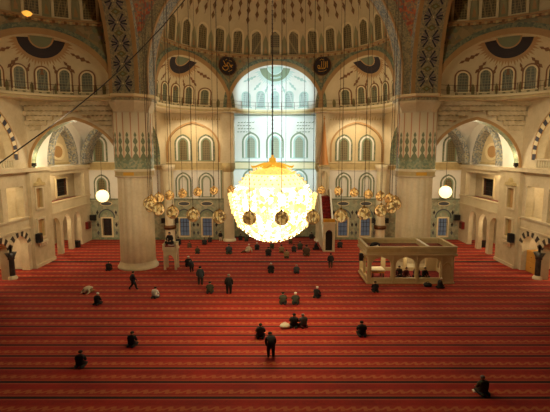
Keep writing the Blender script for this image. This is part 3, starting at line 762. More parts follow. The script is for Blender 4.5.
# ------------------------------------------------------------------ side walls
def side(sx):
    w = SIDE[sx]; XW = sx * 26.8
    fs = frame_map((XW, 0, 0), (0, 1, 0), (-sx, 0, 0))
    # corner-room side wall: tympanum, loggia and arcade
    mb = MB()
    ar = [(50.7, 52.9), (53.6, 55.8), (56.5, 58.7)]
    ops = [('arch', a, b, 0, 3.7, 1.1, .1) for a, b in ar] + [('rect', 51.2, 60.4, 6.7, 10.0)]
    wall_panel(mb, fs, 50.0, YB, 0, 11.0, ops, .55, 'limestone', 'limestone_block')
    mb.slab([(50.0, 5.3), (YB, 5.3), (YB, 5.5), (50.0, 5.5)], fs, 0, .12, 'limestone'); mb.slab([(50.0, 6.5), (YB, 6.5), (YB, 6.7), (50.0, 6.7)], fs, 0, .15, 'limestone')
    mb.slab([(50.0, 10.5), (YB, 10.5), (YB, 11.0), (50.0, 11.0)], fs, 0, .3, 'limestone')
    # upper wall with blind pointed arch and medallion
    wall_panel(mb, fs, 48.0, YB, 11.0, 18.4, [('arch', 51.0, 57.6, 11.2, 11.6, 4.3, .4)], .5, 'plaster_white', 'arch_green')
    mb.slab(arch_pts(54.3, 3.35, 11.15, 11.6, 4.3, 12, .4), fs, -.5, -.47, 'plaster_cream')
    mb.band(arch_pts(54.3, 2.85, 11.2, 11.6, 3.9, 12, .4), arch_pts(54.3, 3.4, 11.2, 11.6, 4.5, 12, .4), fs, -.46, .55, 'mosaic_grey')
    mb.band(ellipse(54.3, 12.8, 1.2, .75), ellipse(54.3, 12.8, 1.75, 1.1), fs, -.47, -.35, 'rim_cream', True); mb.slab(ellipse(54.3, 12.8, 1.2, .75), fs, -.47, -.4, 'paint_tan')
    mb.slab([(51.1, 11.1), (57.5, 11.1), (57.5, 11.45), (51.1, 11.45)], fs, -.46, -.3, 'frieze_tan')
    tag(mb.build('wall_side_corner'), 'corner room side wall with arcade, loggia and medallion arch, %s side' % w, 'wall', None, 'structure')
    # rooms behind (arcade passage and loggia)
    mb = MB(); fo = lambda a, z, d: fs(a, z, d)
    mb.slab([(49.9, 0), (61.9, 0), (61.9, 5.2), (49.9, 5.2)], fs, -4.1, -4.0, 'limestone_block')
    wall_panel(mb, frame_map((XW + sx * 2.0, 0, 0), (0, 1, 0), (-sx, 0, 0)), 49.9, 61.9, 5.2, 11.0, [('rect', 56.4, 59.2, 6.9, 9.2)], .3, 'limestone', 'wood_brown')
    mb.box(*sorted((XW + sx * .5, XW + sx * 4.1)), 49.9, 61.9, 5.0, 5.3, 'limestone'); mb.box(*sorted((XW + sx * .5, XW + sx * 4.1)), 49.9, 61.9, 10.9, 11.1, 'limestone')
    for y in (49.9, 61.6): mb.box(*sorted((XW + sx * .5, XW + sx * 4.1)), y, y + .3, 0, 11, 'limestone')
    mb.box(*sorted((XW + sx * .5, XW + sx * 2.0)), 50.4, 61.4, 5.3, 6.5, 'carpet_red')
    tag(mb.build('wall_loggia'), 'back wall and floor of the loggia in the corner room, %s side' % w, 'wall', None, 'structure')
    fl = frame_map((XW + sx * 2.0, 0, 0), (0, 1, 0), (-sx, 0, 0))
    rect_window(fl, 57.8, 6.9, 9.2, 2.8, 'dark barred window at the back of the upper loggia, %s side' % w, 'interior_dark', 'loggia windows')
    # parapet as a marble railing
    mb = MB(); mb.slab([(50.9, 5.5), (60.6, 5.5), (60.6, 6.5), (50.9, 6.5)], fs, 0, .08, 'marble')
    trim(mb, 'marble parapet panel of the upper loggia on the %s side' % w, 'parapet')
    # long pier between corner room and the side aisle
    XP = sx * 26.4; fp = frame_map((XP, 0, 0), (0, 1, 0), (-sx, 0, 0)); mb = MB()
    wall_panel(mb, fp, 46.3, 50.5, 0, 11.0, [('rect', 47.2, 48.5, 3.3, 5.3), ('rect', 47.2, 48.5, 6.6, 8.8)], .3, 'limestone_block', 'frieze_tan')
    mb.slab([(47.1, 3.2), (48.6, 3.2), (48.6, 8.9), (47.1, 8.9)], fp, -.3, -.28, 'paint_tan')
    for z0, z1 in ((3.3, 5.3), (6.6, 8.8)): mb.band([(47.2, z0), (48.5, z0), (48.5, z1), (47.2, z1)], [(46.95, z0 - .2), (48.75, z0 - .2), (48.75, z1 + .2), (46.95, z1 + .2)], fp, 0, .12, 'limestone', True)
    mb.slab([(46.8, 9.1), (48.9, 9.1), (48.7, 9.4), (48.2, 9.5), (47.85, 9.95), (47.5, 9.5), (47.0, 9.4)], fp, 0, .3, 'frieze_tan')
    mb.slab([(46.9, 2.6), (48.8, 2.6), (48.8, 2.85), (46.9, 2.85)], fp, 0, .25, 'limestone')
    for k in range(4): mb.slab([(47.0 + k * .45, 2.3), (47.25 + k * .45, 2.3), (47.3 + k * .45, 2.6), (46.95 + k * .45, 2.6)], fp, 0, .2, 'limestone')
    mb.slab([(46.3, 0), (50.5, 0), (50.5, .35), (46.3, .35)], fp, 0, .12, 'limestone')
    for y in (46.3, 50.5): mb.face([(XP, y, 0), (XP + sx * 1, y, 0), (XP + sx * 1, y, 11), (XP, y, 11)], 'limestone_block')
    tag(mb.build('wall_side_pier'), 'stone wall pier with framed niches at the aisle on the %s side' % w, 'wall', None, 'structure')
    # near aisle wall
    mb = MB()
    ops = [('arch', 42.75, 45.7, 0, 2.75, 1.3, .15), ('arch', 39.2, 42.15, 0, 2.75, 1.3, .15), ('arch', 35.6, 38.6, 0, 2.75, 1.3, .15),
           ('rect', 42.7, 45.6, 5.9, 9.2), ('rect', 38.6, 41.9, 5.9, 9.2), ('arch', 33.5, 44.3, 11.9, 12.6, 4.6, .25)]
    wall_panel(mb, fs, 33.0, 46.3, 0, 18.4, ops, .8, 'limestone', 'limestone_block')
    wall_panel(mb, fs, 46.3, 48.0, 11.0, 18.4, [], .8, 'limestone', 'limestone_block')
    mb.slab([(33, 10.7), (50.4, 10.7), (50.4, 11.1), (33, 11.1)], fs, 0, .6, 'limestone')
    mb.slab([(33, 4.5), (46.3, 4.5), (46.3, 4.7), (33, 4.7)], fs, 0, .12, 'limestone'); mb.slab([(33, 5.7), (46.3, 5.7), (46.3, 5.9), (33, 5.9)], fs, 0, .15, 'limestone')
    mb.band(arch_pts(38.9, 5.4, 12.0, 12.6, 4.6, 16, .25), arch_pts(38.9, 6.2, 12.0, 12.6, 5.5, 16, .25), fs, 0, .1, 'paint_tan')
    a = arch_pts(38.9, 5.42, 12.0, 12.6, 4.62, 16, .25); b = arch_pts(38.9, 6.0, 12.0, 12.6, 5.25, 16, .25)
    for i in range(len(a) - 1):
        if i % 2: mb.band(a[i:i + 2], b[i:i + 2], fs, .1, .13, 'paint_blue')
        else: mb.band(a[i:i + 2], b[i:i + 2], fs, .1, .13, 'rim_cream')
    # striped voussoirs
    for (u0, u1) in ((42.75, 45.7), (39.2, 42.15), (35.6, 38.6)):
        uc, hw = (u0 + u1) / 2, (u1 - u0) / 2; n = 13
        for k in range(n):                               # alternating stones
            t0, t1 = PI - PI * k / n, PI - PI * (k + 1) / n
            q = [(uc + r * cos(t), 2.75 + rr * arch_top(cos(t), .15)) for r, rr, t in ((hw, 1.3, t0), (hw + .55, 1.95, t0), (hw + .55, 1.95, t1), (hw, 1.3, t1))]
            mb.slab(q, fs, 0, .1, 'marble_black' if k % 2 else 'limestone')
    tag(mb.build('wall_side'), 'side aisle wall with striped arches and gallery openings, %s side' % w, 'wall', None, 'structure')
    mb = MB()
    mb.slab([(33, 0), (46.3, 0), (46.3, 18), (33, 18)], fs, -5.0, -4.9, 'plaster_cream')
    for z in (4.6, 10.8): mb.box(*sorted((XW + sx * .8, XW + sx * 5)), 33, 46.3, z, z + .3, 'limestone')
    mb.slab(arch_pts(44.15, 1.0, 5.9, 7.9, 1.1, 8, .1), fs, -4.9, -4.6, 'limestone')
    mb.slab([(40.6, 12.2), (42.4, 12.2), (42.4, 14.0), (40.6, 14.0)], fs, -4.9, -4.7, 'paint_blue'); mb.slab([(39.5, 14.2), (43.3, 14.2), (43.3, 15.2), (39.5, 15.2)], fs, -4.9, -4.75, 'gold_leaf')
    mb.box(*sorted((XW + sx * .8, XW + sx * 5)), 46.2, 46.5, 0, 18, 'limestone')
    tag(mb.build('wall_gallery'), 'inner wall of the galleries behind the aisle, %s side' % w, 'wall', None, 'structure')
    # balustrade of the big gallery opening
    t = thing('balustrade', (XW - sx * .1, 40, 11.1), 'low stone balustrade in the big gallery arch on the %s side' % w, 'balustrade', 'gallery balustrades')
    mb = MB(); mb.slab([(33.6, 11.95), (44.2, 11.95), (44.2, 12.12), (33.6, 12.12)], fs, -.3, .25, 'limestone'); mb.build('handrail', t)
    mb = MB(); mb.slab([(33.6, 11.1), (44.2, 11.1), (44.2, 11.25), (33.6, 11.25)], fs, .0, .25, 'limestone'); mb.build('plinth', t)
    for k in range(26):
        y = 33.8 + k * .41; p = fs(y, 0, .12); mb = MB(); mb.lathe([(.06, 11.25), (.12, 11.5), (.06, 11.75), (.08, 11.95)], (p[0], p[1], 0), 'marble', 8); mb.build('baluster', t)
    # dark arcade columns with white bases
    for i, y in enumerate((42.45, 38.9)):
        p = (XW - sx * .1, y, 0)
        t = thing('arcade_column', p, 'short dark marble column with pale base, %s striped arch%s, %s aisle' % (('by the', 'es', w) if False else (('between the', 'es near the wall pier', w) if i == 0 else ('at the', 'es farther from the wall pier', w))), 'column', 'dark arcade columns')
        mb = MB(); mb.lathe([(.3, .35), (.28, 2.0)], p, 'dark_marble', 16); mb.build('shaft', t)
        mb = MB(); mb.lathe([(.48, 0), (.48, .15), (.38, .3), (.3, .38)], p, 'marble', 16); mb.build('base', t)
        mb = MB(); mb.lathe([(.28, 2.0), (.36, 2.1), (.34, 2.25), (.55, 2.75), (.05, 2.76)], p, 'dark_marble', 16); mb.build('capital', t)
    # wall loudspeaker on the pier
    p = fp(46.6, 0, .0)
    s = thing('wall_loudspeaker', (p[0] - sx * .3, p[1], 3.0), 'black wall loudspeaker on the stone pier, %s aisle' % w, 'speaker', 'pier loudspeakers')
    mb = MB(); mb.slab([(46.3, 2.9), (46.95, 2.9), (46.95, 3.9), (46.3, 3.9)], fp, .15, .6, 'black_plastic'); cab = mb.build('cabinet', s)
    mb = MB(); mb.slab([(46.36, 2.96), (46.9, 2.96), (46.9, 3.84), (46.36, 3.84)], fp, .6, .64, 'black_metal'); mb.build('grille', sub(cab, s))
    mb = MB(); mb.slab([(46.55, 3.3), (46.7, 3.3), (46.7, 3.5), (46.55, 3.5)], fp, 0., .15, 'black_metal'); mb.build('bracket', s)
    # floor loudspeaker near the arcade
    g = ground(275 + sx * 198 if sx < 0 else 483.5, 247)
    s = thing('floor_speaker', g, 'black box loudspeaker standing on the carpet by the arcade, %s side' % w, 'speaker', 'floor loudspeakers')
    mb = MB(); mb.box(g.x - .38, g.x + .38, g.y - .3, g.y + .3, 0, .85, 'black_plastic'); cab = mb.build('cabinet', s)
    mb = MB(); mb.box(g.x - .32, g.x + .32, g.y - .33, g.y - .3, .08, .78, 'black_metal'); mb.build('grille', sub(cab, s))
    # corner loudspeaker and red case on the tiled corner
    p = Vector((sx * 26.15, 61.2, 0))
    s = thing('corner_loudspeaker', (p.x, p.y, 3.0), 'black loudspeaker bracketed in the tiled corner, %s side' % w, 'speaker', 'corner loudspeakers')
    mb = MB(); mb.box(p.x - .4, p.x + .4, p.y - .35, p.y + .1, 3.0, 3.8, 'black_plastic'); cab = mb.build('cabinet', s)
    mb = MB(); mb.box(p.x - .34, p.x + .34, p.y - .38, p.y - .35, 3.06, 3.74, 'black_metal'); mb.build('grille', sub(cab, s))
    mb = MB(); mb.box(p.x - .1, p.x + .1, p.y + .1, YB - .06, 3.3, 3.5, 'black_metal'); mb.build('bracket', s)
    s = thing('red_case', (sx * 26.5, 60.3, 1.9), 'dark red wall case under the corner loudspeaker, %s side' % w, 'case', 'red wall cases')
    mb = MB(); mb.slab([(59.9, 1.9), (60.8, 1.9), (60.8, 2.9), (59.9, 2.9)], fs, 0, .4, 'red_paint'); mb.build('body', s)
    mb = MB(); mb.slab([(60.0, 2.0), (60.7, 2.0), (60.7, 2.8), (60.0, 2.8)], fs, .4, .44, 'wood_brown'); mb.build('door', s)
    # uplighter on the ledge
    p = fs(47.6, 11.1, .3)
    s = thing('floodlight', p, 'small black floodlight on the stone ledge, %s aisle' % w, 'lamp', 'ledge floodlights')
    mb = MB(); mb.box(p[0] - .22, p[0] + .22, p[1] - .3, p[1] + .0, 11.25, 11.6, 'black_metal'); hs = mb.build('housing', s)
    mb = MB(); mb.box(p[0] - .17, p[0] + .17, p[1] + .0, p[1] + .03, 11.28, 11.57, 'lens_glow'); mb.build('lens', sub(hs, s))
    mb = MB(); mb.box(p[0] - .08, p[0] + .08, p[1] - .2, p[1] - .08, 11.1, 11.25, 'black_metal'); mb.build('bracket', s)
    # white globe lamp in the corner room
    c = at(275 + sx * 172.5 if sx < 0 else 445.5, 196 if sx < 0 else 192, 55.)
    s = thing('globe_lamp', (c.x, c.y, c.z), 'glowing white globe lamp hanging in the %s side corner room' % w, 'lamp', 'globe lamps')
    mb = MB(); mb.ball(c, .8, 'globe_glow', 20, 14); mb.build('globe', s)
    mb = MB(); mb.lathe([(.05, .9), (.16, .88), (.2, .76)], c, 'gold', 12); mb.build('cap', s)
    mb = MB(); mb.tube([c + Vector((0, 0, .88)), Vector((c.x, c.y, 17.3))], .03, 'cable_dark', 5); mb.build('cable', s)
for sx in (-1, 1): side(sx)

# yellow wooden cabinet in the striped arch
t = thing('wooden_box', (27.9, 45.0, 0), 'yellow wooden box cabinet standing in the striped arch', 'cabinet')
mb = MB(); mb.box(27.3, 28.5, 43.6, 45.6, 0, 2.3, 'wood_yellow'); bd = mb.build('body', t)
for z in (.1, 1.2):
    mb = MB(); mb.box(27.24, 27.3, 43.7, 45.5, z, z + 1.0, 'wood_yellow'); dr = mb.build('door', t)
    mb = MB(); mb.ball((27.22, 44.6, z + .5), .05, 'brass_dark', 8, 6); mb.build('knob', sub(dr, t))

# ------------------------------------------------------------------ muezzin tribune
def tribune():
    x0, x1, y0, y1 = 9.05, 17.5, 40.9, 45.0
    t = thing('muezzin_tribune', ((x0 + x1) / 2, (y0 + y1) / 2, 0), 'white marble muezzin tribune with arched sides and carpeted roof', 'tribune')
    front = frame_map((0, y0, 0), (1, 0, 0), (0, -1, 0)); back = frame_map((0, y1, 0), (1, 0, 0), (0, 1, 0))
    lf = frame_map((x0, 0, 0), (0, 1, 0), (-1, 0, 0)); rt = frame_map((x1, 0, 0), (0, 1, 0), (1, 0, 0))
    H = 2.8
    mb = MB(); mb.box(x0 - .1, x1 + .1, y0 - .1, y1 + .1, 0, .15, 'marble_warm'); mb.build('plinth', t)
    fo = [('arch', a, b, .55, 1.9, .75, .15) for a, b in ((9.42, 11.35), (11.8, 13.72), (14.1, 16.15))]
    for nm, fm, a, b, ops in (('front_arcade', front, x0, x1, fo), ('back_arcade', back, x0, x1, fo), ('side_arcade', lf, y0, y1, [('arch', y0 + .35, y0 + 1.85, .55, 1.9, .75, .15), ('arch', y0 + 2.2, y0 + 3.75, .55, 1.9, .75, .15)]), ('side_arcade', rt, y0, y1, [('arch', y0 + .35, y0 + 1.85, .55, 1.9, .75, .15), ('arch', y0 + 2.2, y0 + 3.75, .55, 1.9, .75, .15)])):
        mb = MB(); wall_panel(mb, fm, a, b, .15, H, ops, .22, 'marble_warm', 'marble_warm', True)
        if nm == 'front_arcade':
            mb.band(arch_pts(16.82, .35, .5, 1.5, .5, 6, .4), arch_pts(16.82, .45, .4, 1.5, .65, 6, .4), fm, 0, .05, 'frieze_tan')
            for c in (9.2, 11.57, 13.9, 16.35, 17.35): mb.slab([(c - .09, .15), (c + .09, .15), (c + .09, H), (c - .09, H)], fm, 0, .08, 'marble_warm')
        mb.build(nm, t)
    mb = MB(); mb.box(x0 - .22, x1 + .22, y0 - .22, y1 + .22, H, H + .2, 'marble_warm'); mb.box(x0 - .1, x1 + .1, y0 - .1, y1 + .1, H + .2, H + .32, 'marble_warm'); mb.build('roof_slab', t)
    mb = MB(); mb.box(x0 + .1, x1 - .1, y0 + .1, y1 - .1, H + .32, H + .36, 'carpet_red')
    for k in range(7): mb.box(x0 + .3, x1 - .3, y0 + .3 + k * .52, y0 + .36 + k * .52, H + .355, H + .37, 'cloth_khaki')
    mb.build('roof_carpet', t)
    for a in ((x0 - .15, x1 + .15, y0 - .15, y0 + .05), (x0 - .15, x1 + .15, y1 - .05, y1 + .15), (x0 - .15, x0 + .05, y0 + .05, y1 - .05), (x1 - .05, x1 + .15, y0 + .05, y1 - .05)):
        mb = MB(); mb.box(*a, H + .32, H + .85, 'marble_warm'); b = (a[0] - .04, a[1] + .04, a[2] - .04, a[3] + .04); mb.box(*b, H + .85, H + .93, 'marble_warm')
        if a[1] - a[0] > 2:
            mb.box(a[0] + .1, a[1] - .1, a[2] - .02, a[2], H + .42, H + .76, 'frieze_tan')
        mb.build('parapet', t)
    mb = MB(); mb.box(15.0, 15.15, y0 + .1, y1 - .1, H + .36, H + .8, 'marble_warm'); mb.box(14.95, 15.2, y0 + .06, y1 - .06, H + .8, H + .86, 'white_paint'); mb.build('inner_rail', t)
    mb = MB(); mb.box(x0 + .25, x1 - .25, y0 + .25, y1 - .25, .15, .2, 'carpet_red'); mb.build('floor_carpet', t)
    return x0, x1, y0, y1
tribune()
t = thing('low_table', (10.3, 42.4, .2), 'cream low table inside the first arch of the tribune', 'table')
mb = MB(); mb.box(9.65, 11.0, 41.7, 43.1, 1.0, 1.12, 'cloth_cream'); mb.box(9.7, 10.95, 41.75, 43.05, .8, 1.0, 'wood_yellow'); mb.build('tabletop', t)
for a in (9.8, 10.85):
    for b in (41.85, 42.95):
        mb = MB(); mb.box(a - .06, a + .06, b - .06, b + .06, .2, .8, 'wood_brown'); mb.build('leg', t)
# loudspeaker on the tribune flank
t = thing('tribune_speaker', (8.85, 42.6, 2.0), 'small black loudspeaker on the flank of the marble tribune', 'speaker')
mb = MB(); mb.box(8.55, 8.9, 42.4, 42.9, 1.9, 2.6, 'black_plastic'); mb.build('cabinet', t)
mb = MB(); mb.box(8.9, 9.05, 42.6, 42.7, 2.2, 2.3, 'black_metal'); mb.build('bracket', t)

# ------------------------------------------------------------------ minbar
def minbar():
    xc = 6.95; hw = .75; yg = 54.3; ye = 61.0
    t = thing('minbar', (xc, yg, 0), 'tall white marble minbar with red stair and golden conical spire', 'minbar')
    f = frame_map((xc, yg, 0), (1, 0, 0), (0, -1, 0)); mb = MB()
    wall_panel(mb, f, -hw, hw, 0, 3.6, [('arch', -.45, .45, .1, 2.3, .55, .15)], .5, 'marble', 'marble', True)
    for x in (-hw, hw): mb.face([f(x, 0, 0), f(x, 0, -.5), f(x, 3.6, -.5), f(x, 3.6, 0)], 'marble')
    mb.slab([(-hw - .1, 3.6), (hw + .1, 3.6), (hw + .1, 3.85), (-hw - .1, 3.85)], f, -.6, .12, 'marble'); mb.slab([(-hw, 3.85), (hw, 3.85), (hw, 4.25), (-hw, 4.25)], f, -.4, .0, 'gold_leaf')
    mb.build('gate', t)
    mb = MB(); mb.slab([(-.45, .1), (.45, .1), (.45, 2.6), (-.45, 2.6)], f, -.45, -.4, 'interior_dark'); mb.build('gate_shade', t)  # dark sheet standing in for the shade inside the gate opening
    n = 16; dy = (ye - 1.6 - yg - .5) / n; dz = 6.6 / n
    mb = MB()
    for k in range(n): mb.box(xc - hw + .12, xc + hw - .12, yg + .5 + k * dy, ye, k * dz, (k + 1) * dz, 'carpet_red')
    mb.build('stair', t)
    for s_ in (-1, 1):
        mb = MB(); xx = xc + s_ * hw
        pl = [(yg + .5, 0), (ye, 0), (ye, 7.6), (ye - 1.7, 7.6), (yg + .5, 1.6)]
        fm = frame_map((xx, 0, 0), (0, 1, 0), (s_, 0, 0)); mb.slab(pl, fm, -.12, 0., 'marble')
        mb.slab([(yg + .6, 1.5), (ye - 1.7, 7.45), (ye - 1.7, 7.7), (yg + .6, 1.75)], fm, -.16, .06, 'white_paint'); mb.build('side_panel', t)
    cx, cy = xc - .15, ye - .75
    mb = MB()
    f2 = frame_map((cx, cy - .75, 0), (1, 0, 0), (0, -1, 0))
    for s_ in (-1, 1):
        for q in (-.62, .62): mb.lathe([(.12, 7.6), (.1, 10.2)], (cx + s_ * .6, cy + q, 0), 'marble', 10)
    mb.build('kiosk_column', t)
    mb = MB(); wall_panel(mb, f2, -.75, .75, 9.4, 10.6, [('arch', -.5, .5, 9.4, 9.5, .6, .2)], .1, 'marble'); mb.box(cx - .75, cx + .75, cy - .75, cy + .75, 10.5, 10.75, 'marble'); mb.box(cx - .85, cx + .85, cy - .85, cy + .85, 10.75, 11.0, 'frieze_tan'); mb.build('kiosk_canopy', t)
    mb = MB(); mb.lathe([(.7, 11.0), (.6, 11.6), (.34, 13.8), (.14, 16.2), (.03, 17.2)], (cx, cy, 0), 'cone_gold', 12, False); mb.build('spire', t)
    mb = MB(); mb.ball((cx, cy, 17.3), .12, 'gold', 8, 6); mb.ball((cx, cy, 17.55), .08, 'gold', 8, 6); mb.build('finial', t)
minbar()

# ------------------------------------------------------------------ preacher's lectern
def lectern():
    x0, x1, y0, y1 = -12.15, -10.75, 45.75, 47.0
    t = thing('preacher_lectern', ((x0 + x1) / 2, y0, 0), 'raised white marble preacher lectern on arched legs beside the great pier', 'lectern')
    f = frame_map((0, y0, 0), (1, 0, 0), (0, -1, 0)); b = frame_map((0, y1, 0), (1, 0, 0), (0, 1, 0))
    l = frame_map((x0, 0, 0), (0, 1, 0), (-1, 0, 0)); r = frame_map((x1, 0, 0), (0, 1, 0), (1, 0, 0))
    for fm, p, q in ((f, x0, x1), (b, x0, x1), (l, y0, y1), (r, y0, y1)):
        mb = MB(); wall_panel(mb, fm, p, q, 0, 2.3, [('arch', p + .22, q - .22, 0, .95, .75, .4)], .16, 'marble', 'marble', True)
        mb.build('arched_side', t)
    mb = MB(); mb.box(x0 - .08, x1 + .08, y0 - .08, y1 + .08, 2.2, 2.35, 'marble'); mb.build('platform', t)
    for a in ((x0, x1, y0, y0 + .1, .2), (x0, x0 + .1, y0 + .1, y1 - .1, .6), (x1 - .1, x1, y0 + .1, y1 - .1, .4), (x0, x1, y1 - .1, y1, .6)):
        mb = MB(); mb.box(*a[:4], 2.35, 2.35 + a[4], 'marble'); mb.build('parapet', t)
    for p in ((x0, y0), (x1, y0)):
        mb = MB(); mb.lathe([(.1, 2.35), (.08, 2.75), (.13, 2.82), (.02, 2.95)], (p[0], p[1], 0), 'marble', 8); mb.build('corner_post', t)
    mb = MB(); mb.box(-12.0, -11.2, 46.2, 46.85, 2.35, 2.8, 'red_paint'); mb.build('seat_cushion', t)
    s = thing('book_rest', (-11.4, 46.0, 2.5), 'open book on red cushion on the marble lectern', 'book')
    mb = MB(); mb.box(-12.0, -11.0, 45.88, 46.12, 2.36, 2.66, 'red_paint'); mb.build('cushion', s)
    for q in (-1, 1):
        mb = MB(); mb.face([(-11.35, 45.86, 2.68), (-11.35, 46.14, 2.71), (-11.35 + q * .32, 46.14, 2.76), (-11.35 + q * .32, 45.86, 2.73)], 'paper_white'); mb.build('page', s)
lectern()

# ------------------------------------------------------------------ chandelier
def chandelier():
    c = Vector((-.18, 31.4, 9.1)); R = 2.95
    t = thing('chandelier', c, 'huge glowing crystal globe chandelier hanging in mid hall', 'chandelier')
    sq = .95; mb = MB(); rg = R * .965; cut = 10
    mb.lathe([(max(1e-4, rg * sin(PI * i / 30)), rg * sq * cos(PI * i / 30)) for i in range(cut, 31)], c, 'crystal_glow', 48); mb.build('glowing_globe', t)
    mb = MB(); mb.lathe([(max(1e-4, rg * sin(PI * i / 30)), rg * sq * cos(PI * i / 30)) for i in range(0, cut + 1)], c, 'crystal_pale', 48); mb.build('pale_belt', t)
    mb = MB(); mb.lathe([(max(1e-4, rg * 1.006 * sin(PI * i / 30)), rg * 1.006 * sq * cos(PI * i / 30)) for i in range(0, 7)], c, 'crystal_gold', 48); mb.build('gold_crown', t)
    # bead shell
    mb = MB(); rows = 26
    for i in range(2, rows):
        th = PI * i / rows; rr = R * sin(th); n = max(6, int(2 * PI * rr / .42))
        for k in range(n):
            a = 2 * PI * (k + .5 * (i % 2)) / n
            p = c + Vector((rr * cos(a), rr * sin(a), R * sq * cos(th))); s_ = .075
            hi = th < 1.0
            o = (p - c).normalized() * s_
            u = Vector((-sin(a), cos(a), 0)) * s_; w = o.cross(u).normalized() * s_ * 1.3
            mb.faces([p - w, p + u, p + w, p - u, p + o, p - o], [(0, 1, 4), (1, 2, 4), (2, 3, 4), (3, 0, 4)], 'crystal_gold' if hi or random.random() < .12 else 'crystal_glow')
    sh = mb.build('crystal_beads', t); sh['kind'] = 'stuff'
    zt = R * sq
    mb = MB(); mb.lathe([(.7, zt - .12), (.4, zt + .0), (.28, zt + .15), (.32, zt + .25), (.24, zt + .32), (.26, zt + .52), (.1, zt + .58), (.08, zt + .75)], c, 'neck_gold', 20); mb.build('neck', t)
    for k in range(6):                                       # curled metal leaves round the neck
        a = 2 * PI * k / 6 + .12; d = Vector((cos(a), sin(a), 0)); u = Vector((-sin(a), cos(a), 0)); mb = MB()
        pr = [(.4, zt + .12, .1), (.65, zt + .1, .26), (.95, zt + .0, .34), (1.25, zt - .12, .28), (1.45, zt - .14, .14), (1.55, zt - .06, .02)]
        L = [c + d * r + Vector((0, 0, z)) - u * w for r, z, w in pr]; Rr = [c + d * r + Vector((0, 0, z)) + u * w for r, z, w in pr]
        Mi = [c + d * r + Vector((0, 0, z + .1)) for r, z, w in pr]; B = [c + d * r + Vector((0, 0, z - .06)) for r, z, w in pr]
        mb.grid(lambda i, j: (L, Mi, Rr, B, L)[j][i], range(6), range(5), 'neck_gold'); mb.build('leaf', t)
    for i in range(2):                                       # hanging strings round the waist
        n = 30
        for k in range(n):
            a = 2 * PI * (k + .5 * i) / n; rr = (3.2, 3.0)[i]; z0 = (.7, -.3)[i]
            p = c + Vector((rr * cos(a), rr * sin(a), z0)); mb = MB()
            for q in range(5):
                mb.ball(p + Vector((0, 0, -.24 * q)) - Vector((cos(a), sin(a), 0)) * (.045 * q * (1 + i)), .1, 'fringe_gold', 6, 4)
            e = p + Vector((0, 0, -1.1)) - Vector((cos(a), sin(a), 0)) * (.2 * (1 + i))
            mb.tube([e + Vector((.1 * cos(v) * -sin(a), .1 * cos(v) * cos(a), -.12 + .12 * sin(v))) for v in [2 * PI * m / 10 for m in range(10)]], .03, 'fringe_gold', 5, True)
            mb.tube([p + (c - p).normalized() * .4, p], .03, 'fringe_gold', 4); mb.build('crystal_string', t)
    mb = MB(); mb.tube([c + Vector((0, 0, zt + .7)), c + Vector((0, 0, 37.5))], .045, 'cable_dark', 6)
    for k in range(90): mb.ball(c + Vector((0, 0, zt + .85 + .3 * k)), .07, 'cable_dark', 6, 4)
    mb.build('chain', t)
    return c
cc = chandelier()

# ring of filigree pendant balls, each on its own cable
RING = 8.75
for k in range(32):
    a = 2 * PI * (k + .31) / 32 - PI / 2
    p = Vector((cc.x + RING * cos(a), cc.y + .0 + RING * sin(a), 9.4))
    ang = (k + .31) / 32 * 360
    sidew = 'tribune' if 0 < ang < 180 else 'lectern'
    q = k if k < 16 else 31 - k
    lab = 'gold filigree ball lamp, %s in the ring from its near point, %s side' % (['first', 'second', 'third', 'fourth', 'fifth', 'sixth', 'seventh', 'eighth', 'ninth', 'tenth', 'eleventh', 'twelfth', 'thirteenth', 'fourteenth', 'fifteenth', 'last'][q], sidew)
    t = thing('ball_pendant', p, lab, 'lamp', 'ring of gold ball pendants')
    mb = MB(); mb.ball(p, .365, 'ball_filigree', 16, 12)
    for m in range(8):
        b = 2 * PI * m / 8; mb.tube([p + Vector((.37 * sin(v) * cos(b), .37 * sin(v) * sin(b), .37 * cos(v))) for v in [PI * i / 10 for i in range(11)]], .018, 'gold', 4)
    mb.build('globe', t)
    mb = MB(); mb.lathe([(.1, .345), (.07, .4), (.03, .46)], p, 'gold', 10); mb.build('cap', t)
    mb = MB(); mb.tube([p + Vector((0, 0, .45)), Vector((p.x, p.y, 45.2))], .016, 'cable_dark', 5)
    for m in range(40): mb.ball(p + Vector((0, 0, .6 + .5 * m)), .026, 'brass_dark', 5, 4)
    mb.build('cable', t)

# slanting cable strung across the hall
way = [(-16, 174.5), (0, 163), (36, 137), (73, 110), (100, 88), (120, 70), (140, 50), (162, 27), (184.6, 0), (200, -20)]
mb = MB(); line = [at(x, y, 27. + 15. * (x + 16) / 216) for x, y in way]; A = line[0]; mb.tube(line, .045, 'cable_black', 6)
tag(mb.build('slanting_cable', None, A), 'dark cable slanting up across the vaults on the lectern side', 'cable')

p = at(27, 13, 41.)
t = thing('gilded_lamp', p, 'small lit gold lamp hanging before a half dome window, lectern aisle', 'lamp')
plain('gold_glow', (230, 170, 70), .4, .2, (255, 180, 70), .8)
mb = MB(); mb.lathe([(.05, -.3), (.3, -.2), (.45, 0), (.3, .12), (.1, .2)], p, 'gold_glow', 10); mb.build('bowl', t)
mb = MB(); mb.tube([p + Vector((0, 0, .18)), p + Vector((0, 0, 5))], .02, 'cable_dark', 5); mb.build('cable', t)

